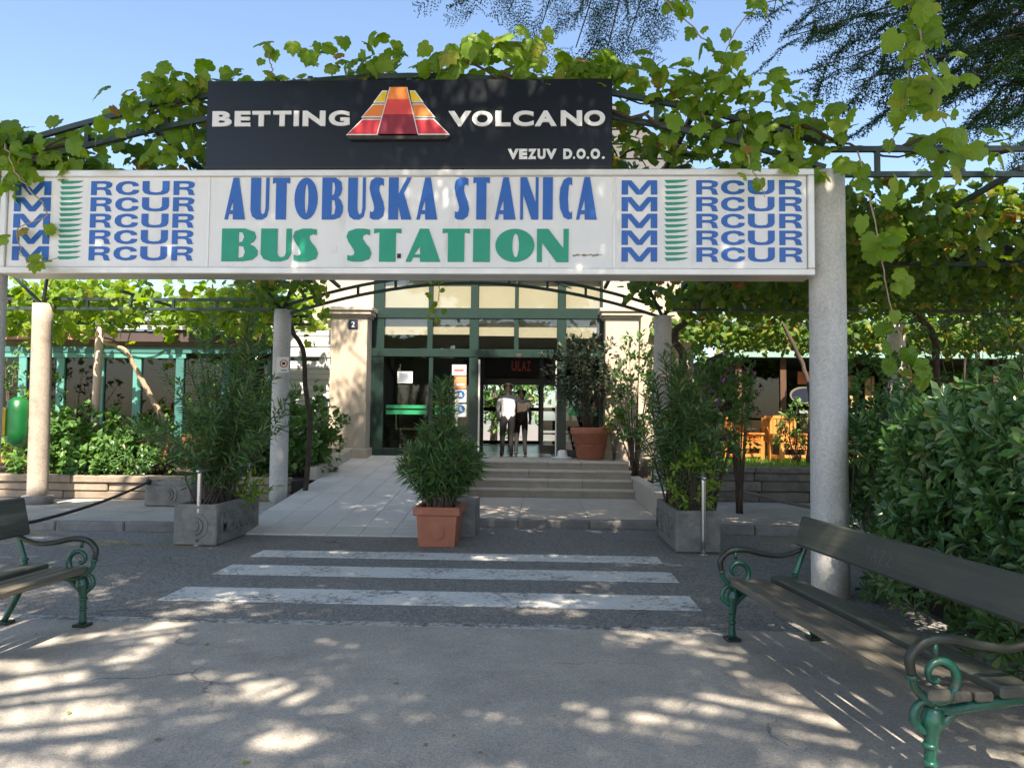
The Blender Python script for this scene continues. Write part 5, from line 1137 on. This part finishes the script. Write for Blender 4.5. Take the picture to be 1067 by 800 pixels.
# --- shrubs
def shrub(label, c, rad, n, tpl, m, size, name='shrub', nst=7, base=None, parts=0, up=.6, shell=.55, seed=0, cat='shrub', group=None, frm=None, flower=None):
    """uneven clump: leaves gathered round many twig tips spread through the volume"""
    c = np.array(c, float); rad = np.array(rad, float)
    bz = base if base is not None else c[2] - rad[2]
    t = thing(name, (c[0], c[1], bz), label, cat, group)
    nt_ = max(8, n // 11); q = rand_dirs(nt_); rr_ = rng.uniform(shell, 1.0, nt_) * (1 + .22 * field(q * 2.0, 1.4, seed))
    T_ = c + q * rr_[:, None] * rad; T_ = T_[T_[:, 2] > bz + .03]
    per = max(4, n // max(1, len(T_))); k = len(T_) * per
    tip = np.repeat(T_, per, 0); out = unit(np.repeat(unit((T_ - c) / rad) + np.array([0, 0, up]), per, 0))
    P = tip + rng.normal(0, size * .38, (k, 3)); D = unit(out + rng.normal(0, .75, (k, 3))); Nn = unit(np.array([0, -.25, 1.0]) + .5 * out + rng.normal(0, .35, (k, 3)))
    foliage(t, 'foliage', tpl, P, D, Nn, rng.uniform(.7, 1.15, k) * size, m, parts)
    s = MB(); b0 = Vector((c[0], c[1], bz))
    for i in rng.choice(len(T_), min(nst * 3, len(T_)), replace=False):
        tp = Vector(T_[i]); s.tube(catmull([b0 + Vector((random.uniform(-.12, .12) * rad[0], random.uniform(-.12, .12) * rad[1], -.02)), b0.lerp(tp, .5) + Vector((0, 0, .1 * rad[2])), tp], 3), [.018 * max(rad), .004], 5)
    s.build('stem', bark, t)
    if flower:
        kf = T_[rng.choice(len(T_), flower[1])]; kk = len(kf) * 5; Pf = np.repeat(kf, 5, 0) + np.repeat((kf - c) * .08, 5, 0) + rng.normal(0, .03, (kk, 3))
        V_, F_ = copies(*OVATE, Pf, frames(rand_dirs(kk), rand_dirs(kk)), rng.uniform(.06, .10, kk)); o = link('blossom', np_mesh('blossom', V_ - np.array(wloc(t)), F_, flower[0]), None, t); o['kind'] = 'stuff'
    return t
def oleander(label, base, h, spread, nst, m=oleander_leaf, lf=.13, pot=(.2, .2), name='oleander', step=.045, top=None, group='potted oleanders', lo=.45):
    t = thing(name, base, label, 'shrub', group); s = MB(); Ps, Ds = [], []
    for k in range(nst):
        a = random.uniform(0, 6.28); rr_ = spread * math.sqrt(random.random()); hh = h * random.uniform(lo, 1.0) * (1 - .45 * (rr_ / spread) ** 2)
        if top and k < top[0]: hh = top[1] * random.uniform(.85, 1); rr_ *= .3
        b0 = Vector(base) + Vector((random.uniform(-pot[0], pot[0]) * .8, random.uniform(-pot[1], pot[1]) * .8, 0)); e_ = Vector(base) + Vector((cos(a) * rr_, sin(a) * rr_, hh))
        c_ = catmull([b0, b0.lerp(e_, .45) + Vector((0, 0, hh * .12)), e_], 8); s.tube(c_, [.012, .004], 5)
        nl = int((e_ - b0).length / step * .8)
        for j in range(nl):
            u = .22 + .78 * j / nl; i0 = min(int(u * (len(c_) - 1)), len(c_) - 2); f_ = u * (len(c_) - 1) - i0; p = c_[i0].lerp(c_[i0 + 1], f_); ax = (c_[i0 + 1] - c_[i0]).normalized()
            for w in range(3):
                th = j * 1.05 + w * 2.094 + random.uniform(-.3, .3); o1 = ax.orthogonal().normalized(); o2 = ax.cross(o1)
                Ps.append(tuple(p)); Ds.append(tuple(ax * (random.uniform(.25, 1.0) + .5 * (u > .85)) + o1 * cos(th) + o2 * sin(th)))
    P = np.array(Ps); D = unit(np.array(Ds)); Nn = unit(np.array([0, -.2, 1]) + rng.normal(0, .4, P.shape))
    foliage(t, 'foliage', LANCE, P, D, Nn, rng.uniform(.75, 1.2, len(P)) * lf, m)
    s.build('stem', bark, t); return t
oleander('bushy oleander with a tall tuft growing in the terracotta pot', (px_, py_ + .32, .46), 1.25, .60, 165, pot=(.2, .3), top=(8, 1.78), lf=.16, lo=.62)
oleander('tall spreading oleander growing from the left concrete trough', (-4.40, 10.45, .46), 2.85, 1.05, 52, lf=.17, pot=(.22, .6))
oleander('leaning oleander in front of the right ramp column', (1.88, 10.6, .46), 2.4, .58, 80, lf=.16, pot=(.18, .6))
shrub('lime green young shrub at the front of the right trough', (1.98, 10.0, .85), (.34, .28, .42), 420, OVATE, lime_leaf, .085, base=.46, seed=3)
shrub('bougainvillea bush with a few purple blossoms right of the oleander', (2.62, 11.9, 1.8), (.60, .5, 1.0), 2200, OVATE, bed_leaf, .10, base=.115, seed=4, flower=(petal, 34))
shrub('grassy tuft at the foot of the left oleander', (-4.2, 10.9, .55), (.22, .3, .16), 140, LANCE, lime_leaf, .2, base=.46, seed=5)
shrub('dark ficus bush standing in the round terracotta pot', (rp.x - .05, 17.35, 2.75), (.95, .75, .85), 1700, OVATE, ficus_leaf, .13, base=FLOOR + .62, seed=6)
shrub('pale leaved climber on the right entrance pillar', (2.0, 16.6, 2.3), (.55, .5, 1.2), 1100, OVATE, bed_leaf, .12, base=.5, seed=7)
shrub('lime weeds spilling over the round pot rim', (rp.x + .5, 17.1, 1.65), (.28, .25, .22), 140, OVATE, lime_leaf, .12, base=FLOOR, seed=8)
c_ = yp(318, 455, 15.6); shrub('rounded glossy shrub at the left edge of the ramp', (c_.x - .1, 15.5, 1.3), (1.0, .8, .9), 2800, BROAD, bed_leaf, .14, base=.45, seed=9, shell=.4)
bedspec = [(15, 15.2, 1.05, .95, lime_leaf, BROAD, .13, 'yellow lit shrub at the far left of the garden bed'), (75, 15.0, .9, .8, bed_leaf, BROAD, .15, 'broad leaved shrub right of the bin column'), (120, 14.9, .8, .75, bed_leaf, BROAD, .16, 'low broad leaved shrub on the edge of the garden wall'), (165, 15.2, .9, .85, bed_leaf, OVATE, .13, 'green garden shrub behind the small carved trough'), (210, 15.3, .95, .8, hedge_leaf, OBOV, .13, 'glossy garden shrub behind the left oleander'), (262, 15.1, .9, .78, hedge_leaf, BROAD, .15, 'dark garden shrub between oleander and ramp column'), (45, 14.7, .7, .5, bed_leaf, BROAD, .15, 'low plants spilling over the wall behind the bin column'), (98, 14.55, .6, .42, bed_leaf, BROAD, .15, 'pale sunlit ground plants at the foot of the garden pole'), (140, 14.6, .6, .45, hedge_leaf, OBOV, .14, 'low dark plants right of the garden pole')]  # far left shrub: its bright sunlight is put in as lime leaves
for i, (px0, Y, rx, rz_, m_, tp, sz_, lb) in enumerate(bedspec):
    x = yp(px0, 460, Y).x; shrub(lb, (x, Y, .5 + rz_ * .72), (rx, .6, rz_), 900, tp, m_, sz_, base=.46, seed=20 + i, group='garden bed shrubs', shell=.45)
c_ = yp(20, 380, 17.2); shrub('sunny tall bush growing against the left cafe windows', (c_.x, 17.2, 2.0), (1.2, .5, 1.3), 900, OVATE, bed_leaf, .12, base=.46, seed=33)
c_ = yp(250, 390, 16.6); shrub('tall dark bush in front of the cafe wing beside the ramp column', (c_.x, 16.6, 2.0), (1.0, .6, 1.2), 1000, OBOV, hedge_leaf, .14, base=.46, seed=34)
c_ = yp(828, 445, 17.0); shrub('small round shrub growing on the lawn beside the column', (c_.x, 16.9, 1.55), (.5, .45, .55), 700, OVATE, bed_leaf, .1, base=.76, seed=35)
for i, (px0, py0, Y, r_, lb) in enumerate([(905, 415, 12.0, (.7, .6, .95), 'green bush peeping between the thick column and the hedge'), (1020, 380, 12.5, (1.5, .9, 1.2), 'dark grey green bush behind the hedge under the canopy'), (1100, 390, 10.5, (1.4, 1.2, 1.3), 'dark bush behind the hedge at the right photo edge'), (770, 400, 13.2, (.4, .4, .7), 'thin bush right of the bougainvillea')]):
    c_ = yp(px0, py0, Y); shrub(lb, (c_.x, Y, c_.z), r_, 1100 if i != 3 else 250, OVATE if i else BROAD, hedge_leaf if i in (1, 2) else bed_leaf, .11, base=.1, seed=40 + i)
# creeper on the kiosk roof
t = thing('roof_creeper', (8, KY + .6, KZ + .12), 'dry yellowish creeper lying on the kiosk roof above the mint gutter', 'creeper')
n = 2600; P = np.stack([rng.uniform(KX0, 15, n), rng.uniform(KY + .05, KY + 1.8, n), KZ + .12 + np.abs(rng.normal(0, .22, n))], 1)
foliage(t, 'foliage', OVATE, P, rand_dirs(n, (0, -.3, .3)), rand_dirs(n, (0, -.5, 1)), rng.uniform(.1, .18, n), dry_leaf)

# --- clipped hedge with whorled glossy leaves on the right
HX0, HX1, HY0, HY1, HZ = 2.92, 6.5, 2.2, 8.0, 1.80
HG = thing('hedge', (4.4, 5, 0), 'dense dark glossy hedge behind the right bench', 'hedge')
nw = 2700
u = rng.random(nw); side = rng.choice(3, nw, p=[.52, .33, .15])
y = rng.uniform(HY0, HY1, nw); zz = HZ * np.sqrt(rng.random(nw)); xx = HX0 + rng.random(nw) * 2.6
Pw = np.where((side == 0)[:, None], np.stack([HX0 + 0 * y, y, zz], 1), np.where((side == 1)[:, None], np.stack([xx, y, HZ + 0 * y], 1), np.stack([xx, HY0 + 0 * y, zz], 1)))
Nw = np.where((side == 0)[:, None], np.array([-1, 0, .45]), np.where((side == 1)[:, None], np.array([-.15, -.1, 1]), np.array([0, -1, .5])))
bulge = field(Pw, 1.3, 51)[:, None] * .17 + field(Pw, 3.4, 52)[:, None] * .10 - np.abs(rng.normal(0, .15, nw))[:, None] + np.where((side == 1) & (rng.random(nw) < .12), rng.uniform(.05, .22, nw), 0)[:, None]
Pw = Pw + unit(Nw.astype(float)) * bulge; edge = np.clip((Pw[:, 2] - HZ + .35) / .35, 0, 1) ** 2; Pw[:, 0] += np.where(side == 0, edge * .25, 0)
Pw[:, 2] -= np.where(side == 1, np.clip((HX0 + .45 - Pw[:, 0]) / .45, 0, 1) ** 2 * .25, 0)
per = 8; ax = unit(Nw + rng.normal(0, .45, (nw, 3))); k = nw * per
o1 = unit(np.cross(ax, rng.normal(size=(nw, 3)))); o2 = np.cross(ax, o1); th = (np.tile(np.arange(per), nw) * 2.4 + np.repeat(rng.uniform(0, 6.28, nw), per))[:, None]
axr = np.repeat(ax, per, 0); elev = np.tile(np.linspace(.15, 1.3, per), nw)[:, None]
D = unit(axr * elev + np.repeat(o1, per, 0) * np.cos(th) + np.repeat(o2, per, 0) * np.sin(th)); P = np.repeat(Pw, per, 0) + axr * (elev * .02) + D * .008
foliage(HG, 'foliage', OBOV, P, D, axr + rng.normal(0, .12, P.shape), np.repeat(rng.uniform(.085, .165, nw), per) * rng.uniform(.8, 1.1, k), hedge_leaf, 300)
core = MB(); core.b2((HX0 + .45, HY0 + .35, .0), (HX1, HY1 - .35, HZ - .4)); core.build('inner_block', mat('hedge_core', (.012, .018, .008), 1.0, (.02, .015, .008), 14, .9, 1.0, 20), HG)  # near-black solid block filling the hedge behind its leaves
s = MB()
for k in range(220):
    j = random.randrange(nw)
    if side[j] == 2: continue
    a = Vector(Pw[j]); s.tube([a - Vector(ax[j]) * .5 + Vector((random.uniform(-.15, .15), random.uniform(-.15, .15), -.15)), a], [.008, .004], 5)
s.build('twig', bark, HG)['kind'] = 'stuff'

# --- conifers: cedar sprays of needles
def make_spray(seed, nside=7, nn=11, nl=.075, nwid=.011):
    r_ = random.Random(seed); V, F = [], []
    def twig(a, d, L, n):
        for j in range(n):
            u_ = (j + .5) / n; p = a + d * (L * u_)
            for w in range(3):
                th = r_.uniform(0, 6.28); o_ = d.orthogonal().normalized(); q_ = d.cross(o_); nd = (d * r_.uniform(.3, .9) + (o_ * cos(th) + q_ * sin(th))).normalized(); sd_ = nd.cross(Vector((r_.random(), r_.random(), r_.random()))).normalized()
                i = len(V); l_ = nl * r_.uniform(.6, 1.1); V.extend([p - sd_ * nwid, p + sd_ * nwid, p + nd * l_]); F.append((i, i + 1, i + 2))
        i = len(V); sd_ = d.orthogonal().normalized() * .006; e_ = a + d * L; V.extend([a - sd_, a + sd_, e_]); F.append((i, i + 1, i + 2))
    twig(Vector((0, 0, 0)), Vector((0, 1, 0)), 1.0, nn)
    for k in range(nside):
        u_ = .1 + .8 * k / nside
        for sg in (-1, 1): twig(Vector((0, u_, 0)), Vector((sg * .75, .62, r_.uniform(-.35, .1))).normalized(), .5 * (1 - .55 * u_) * r_.uniform(.7, 1.15), max(4, int(nn * .55)))
    return np.array([tuple(v) for v in V]), np.array(F)
FINE = [make_spray(s_) for s_ in (1, 2, 3)]; DENSE = [make_spray(s_, 7, 10, .13, .032) for s_ in (6, 7)]; COARSE = [make_spray(s_, 6, 7, .16, .030) for s_ in (4, 5)]
def add_sprays(parent, P, D, S, tpls, nm='foliage', m=None):
    which = rng.integers(0, len(tpls), len(P)); Vs, Fs, o = [], [], 0; Nn = unit(np.array([0, 0, 1.0]) + rng.normal(0, .35, P.shape)); R = frames(D, Nn)
    for i, (T, F) in enumerate(tpls):
        k = which == i
        if k.any(): V, FF = copies(T, F, P[k], R[k], S[k]); Vs.append(V); Fs.append(FF + o); o += len(V)
    ob = link(nm, np_mesh(nm, np.concatenate(Vs) - np.array(wloc(parent)), np.concatenate(Fs), m or needle), None, parent); ob['kind'] = 'stuff'; return ob
def bough(s, a, e_, sag, r, nsp, size, lat=.5, start=.35, droop=.5):
    a, e_ = Vector(a), Vector(e_); m_ = a.lerp(e_, .55) + Vector((random.uniform(-.3, .3), random.uniform(-.3, .3), sag)); c = catmull([a, m_, e_], 9); s.tube(c, [r, r * .2], 7)
    P, D, S = [], [], []
    dr = (e_ - a).normalized(); sd_ = dr.cross(Vector((0, 0, 1))).normalized()
    for k in range(nsp):
        u_ = start + (1 - start) * (k + random.random()) / nsp; i0 = min(int(u_ * (len(c) - 1)), len(c) - 2); p = c[i0].lerp(c[i0 + 1], u_ * (len(c) - 1) - i0); sg = random.choice((-1, 1)); w = random.random() * lat * (1.25 - u_)
        q = p + sd_ * sg * w + Vector((0, 0, -.25 * w - random.random() * .1)); 
        if w > .12: s.tube([p, q], [r * .25, r * .1], 4)
        P.append(tuple(q)); D.append(tuple(dr * random.uniform(.3, 1) + sd_ * sg * random.uniform(.2, 1) + Vector((0, 0, -droop * random.random())))); S.append(size * random.uniform(.7, 1.15))
    return P, D, S
def cedar(label, base, h, r, boughs, tpls, lean=(0, 0), clump=None, fine=None):
    t = thing('cedar_tree', base, label, 'tree'); b0 = Vector(base)
    s = MB(); s.tube([b0 + Vector((lean[0] * k / 8, lean[1] * k / 8, h * k / 8 - (.05 if k == 0 else 0))) for k in range(9)], [r, r * .75, r * .5, r * .12], 12); s.build('trunk', bark, t)
    s = MB(); A = [[], [], []]
    for b_ in boughs:
        for l_, v in zip(A, bough(s, *b_)): l_.extend(v)
    if fine:
        A2 = [[], [], []]
        for b_ in fine:
            for l_, v in zip(A2, bough(s, *b_)): l_.extend(v)
        add_sprays(t, np.array(A2[0]), unit(np.array(A2[1])), np.array(A2[2]), FINE, 'twig_tips')
    s.build('bough', bark, t); P = np.array(A[0]); D = unit(np.array(A[1])); S = np.array(A[2])
    if clump:      # sprays thinned into clumps so sun patches reach the ground
        k = field(P * np.array([1, 1, .3]), clump[0], clump[1]) > clump[2]; P, D, S = P[k], D[k], S[k]
    add_sprays(t, P, D, S, tpls, m=needle if tpls is FINE else fill_needle); return t
# right cedar: boughs reach into the top right of the picture
cb = Vector((10.5, 9.5, 0)); bl = []
tips = [(790, 5, 9.5, 12), (815, 40, 9.3, 18), (850, 70, 9.2, 20), (890, 85, 9.0, 22), (930, 105, 9.0, 22), (840, 10, 10, 22), (890, 25, 9.8, 26), (940, 45, 9.5, 28), (985, 60, 9.4, 30), (1010, 120, 9.0, 28), (1040, 90, 9.2, 30), (1060, 150, 8.8, 22), (1000, 10, 9.6, 30), (1050, 30, 9.2, 32), (960, 0, 10.2, 30), (1085, 60, 9, 32), (905, -20, 9.6, 26), (1010, -40, 9.4, 30)]
for px0, py0, Y, ns_ in tips:
    e_ = yp(px0, py0, Y); st = cb + Vector((random.uniform(-.2, .2), random.uniform(-.2, .2), e_.z + random.uniform(.6, 1.6))); bl.append((st, e_, random.uniform(.2, .5), .03, int(ns_ * 1.9), .6, .8, .42, .9))
for k in range(14):
    a = k * 2.4; z_ = 7.5 + k * .6; L_ = 5.0 - k * .2; bl.append((cb + Vector((0, 0, z_)), cb + Vector((abs(cos(a)) * L_, sin(a) * L_, z_ - .8)), .4, .07, 26, 1.0, 1.2, .3, .5))
cedar('dark cedar at the right whose boughs reach into the top right sky', (10.5, 9.5, 0), 17, .38, bl, FINE)
# two cedars behind the viewpoint shade the forecourt; one long bough tip shows at the top centre
def crown(cx, cy, zlo, zhi, n, Rmax, ns_, size, cen=(0, 0), sx=None):
    out = []
    for k in range(n):
        a = k * 2.39996 + random.uniform(-.3, .3); u_ = k / n; z_ = zlo + (zhi - zlo) * u_; L_ = Rmax * (1 - .55 * u_) * random.uniform(.75, 1.05)
        out.append(((cx, cy, z_), (cx + cos(a) * L_, cy + sin(a) * L_, z_ - random.uniform(.2, 1.2)), random.uniform(.2, .6), .09, int(ns_ * L_ / Rmax) + 6, size, 1.5, .22, .4))
    return out
tipsC = [(470, -10, 9.4, 14), (500, 5, 9.4, 16), (530, 12, 9.5, 18), (565, 25, 9.4, 20), (600, 50, 9.3, 22), (630, 62, 9.3, 20), (655, 40, 9.4, 18), (680, 20, 9.5, 14), (610, 10, 9.6, 20)]
bc = []
for px0, py0, Y, ns_ in tipsC:
    e_ = yp(px0, py0, Y); bc.append(((2.6 + random.uniform(-.2, .2), 3.5, 9.4 + random.uniform(0, .4)), e_, .5, .035, ns_, .5, .45, .72, 1.0))
def aimed(cx, cy, n, zlo, zhi, box, ns_, size):
    """boughs aimed over the forecourt, added so their shade falls there"""
    out = []
    for k in range(n):
        z_ = zlo + (zhi - zlo) * random.random(); e_ = (random.uniform(box[0], box[1]), random.uniform(box[2], box[3]), z_ - random.uniform(.1, .9))
        out.append(((cx, cy, z_ + .4), e_, random.uniform(.2, .6), .08, ns_, size, 1.5, .36, .4))
    return out
SH = dict(n=1.0)
random.seed(101); rng = np.random.default_rng(101)
bc2 = aimed(8.6, 2.2, 9, 11, 13.5, (-6, 3.4, 7.5, 11.3), 24, 1.2) + aimed(8.6, 2.2, 12, 11, 13.5, (-6, 3.4, 2.2, 10.4), 28, 1.2) + aimed(8.6, 2.2, 18, 7.9, 11, (-4.0, 3.2, .4, 4.8), 22, 1.1) + crown(8.6, 2.2, 10, 14.5, 7, 3, 18, 1.1)  # tall boughs added out of view to shade road, sign and entrance
cedar('tall cedar right of the viewpoint whose drooping twig tips hang into the top centre', (8.6, 2.2, 0), 15.5, .42, bc2, COARSE, fine=bc)
random.seed(102); rng = np.random.default_rng(102)
cedar('unseen cedar added left of the viewpoint to shade the crossing and the sign', (-9.0, 2.0, 0), 15, .40, aimed(-9.0, 2.0, 9, 11, 13.5, (-4.5, 3.6, 7.5, 11.3), 24, 1.2) + aimed(-9.0, 2.0, 12, 11, 13.5, (-4.5, 3.6, 2.2, 10.4), 28, 1.2) + aimed(-9.0, 2.0, 18, 7.9, 11, (-5.0, 2.8, .4, 4.8), 22, 1.1) + crown(-9.0, 2.0, 10, 14, 7, 2.8, 18, 1.1), COARSE)  # unseen tree placed for the shade its boughs cast
random.seed(103); rng = np.random.default_rng(103)
cedar('tall cedar behind the viewpoint on the right shading the forecourt', (5.2, -5.2, 0), 15, .42, aimed(5.2, -5.2, 22, 8.2, 9.8, (-5, 3.4, -6.5, .8), 30, .95) + crown(5.2, -5.2, 9.5, 13, 6, 3.5, 24, 1.0), DENSE, clump=(2.5, 71, .17))
random.seed(104); rng = np.random.default_rng(104)
cedar('tall cedar behind the viewpoint on the left shading the forecourt', (-5.8, -5.2, 0), 15, .40, aimed(-5.8, -5.2, 22, 8.2, 9.8, (-5, 3.4, -6.5, .8), 30, .95) + crown(-5.8, -5.2, 9.5, 13, 6, 3.5, 24, 1.0), DENSE, clump=(2.5, 71, .17))

# --- far trees behind the buildings
def tree(label, base, h, cr, n, m, tpl=OVATE, size=.3):
    t = thing('broadleaf_tree', base, label, 'tree', 'trees behind the station'); b0 = Vector(base); c = np.array([base[0], base[1], base[2] + h - cr[2]])
    s = MB(); s.tube([b0 - Vector((0, 0, .1)), b0 + Vector((.1, 0, h * .4)), Vector(c)], [.22, .16, .08], 9)
    nt_ = n // 14; q = rand_dirs(nt_); T_ = c + q * (rng.uniform(.35, 1, nt_) * (1 + .3 * field(q * 2, 1.5, int(h * 7))))[:, None] * np.array(cr)
    for i in range(0, nt_, max(1, nt_ // 24)): s.tube([Vector(c) - Vector((0, 0, cr[2] * .6)), Vector(T_[i])], [.06, .012], 5)
    s.build('trunk', bark, t); k = nt_ * 14; P = np.repeat(T_, 14, 0) + rng.normal(0, size * .7, (k, 3))
    o = foliage(t, 'crown', tpl, P, rand_dirs(k, (0, 0, -.3)), rand_dirs(k, (0, -.5, 1)), rng.uniform(.7, 1.2, k) * size, m)
for base, h, cr, lb in (((9.0, 27, 0), 5.6, (3.2, 2.2, 2.2), 'leafy tree behind the kiosk roof'), ((14, 25, 0), 6, (3.4, 2.5, 2.6), 'leafy tree beyond the right end of the kiosk'), ((13.5, 17.5, 0), 4.6, (2.2, 2.2, 2.0), 'dark tree closing the view at the far right under the canopy'), ((-17, 27, 0), 5.0, (3.4, 2.4, 2.0), 'tree rising behind the cafe wing roof at the far left'), ((-11.5, 28, 0), 4.9, (3.0, 2.4, 2.0), 'tree behind the middle of the cafe wing roof'), ((-2.5, 40, 0), 6, (3.5, 2, 2.4), 'tree in the bus yard seen through the hall')):
    tree(lb, base, h, cr, 3200, bed_leaf)

# --- litter: dry leaves and grit blown over the paving
n = 220; P = np.stack([rng.uniform(-6, 5, n), rng.uniform(1.6, 12, n), np.full(n, .006)], 1); P[:, 2] += np.where(P[:, 1] > 6.1, -.002, 0.004)
D = unit(np.stack([rng.normal(size=n), rng.normal(size=n), rng.normal(0, .06, n)], 1)); V, FF = copies(*OVATE, P, frames(D, np.tile(np.array([0, 0, 1.0]), (n, 1)) + rng.normal(0, .12, (n, 3))), rng.uniform(.02, .055, n))
tag(link('fallen_leaves', np_mesh('fallen_leaves', V, FF, dry_leaf)), 'small dry leaves scattered over the forecourt paving', 'leaves', kind='stuff')
n = 2600; T_ = np.array([(-1, -1, 0), (1, -1, 0), (1, 1, 0), (-1, 1, 0), (0, 0, 1.0)]); F_ = np.array([(0, 1, 4), (1, 2, 4), (2, 3, 4), (3, 0, 4)])
P = np.stack([rng.uniform(-6, 5, n), 1.5 + 9 * rng.random(n) ** 1.3, np.zeros(n)], 1); P[:, 2] = np.where(P[:, 1] > 6.15, -.007, -.001)
V, FF = copies(T_, F_, P, frames(unit(np.stack([rng.normal(size=n), rng.normal(size=n), np.zeros(n)], 1)), np.tile(np.array([0, 0, 1.0]), (n, 1))), rng.uniform(.002, .006, n))
tag(link('loose_grit', np_mesh('loose_grit', V, FF, kerbm)), 'fine loose grit strewn over the paving and road', 'grit', kind='stuff')
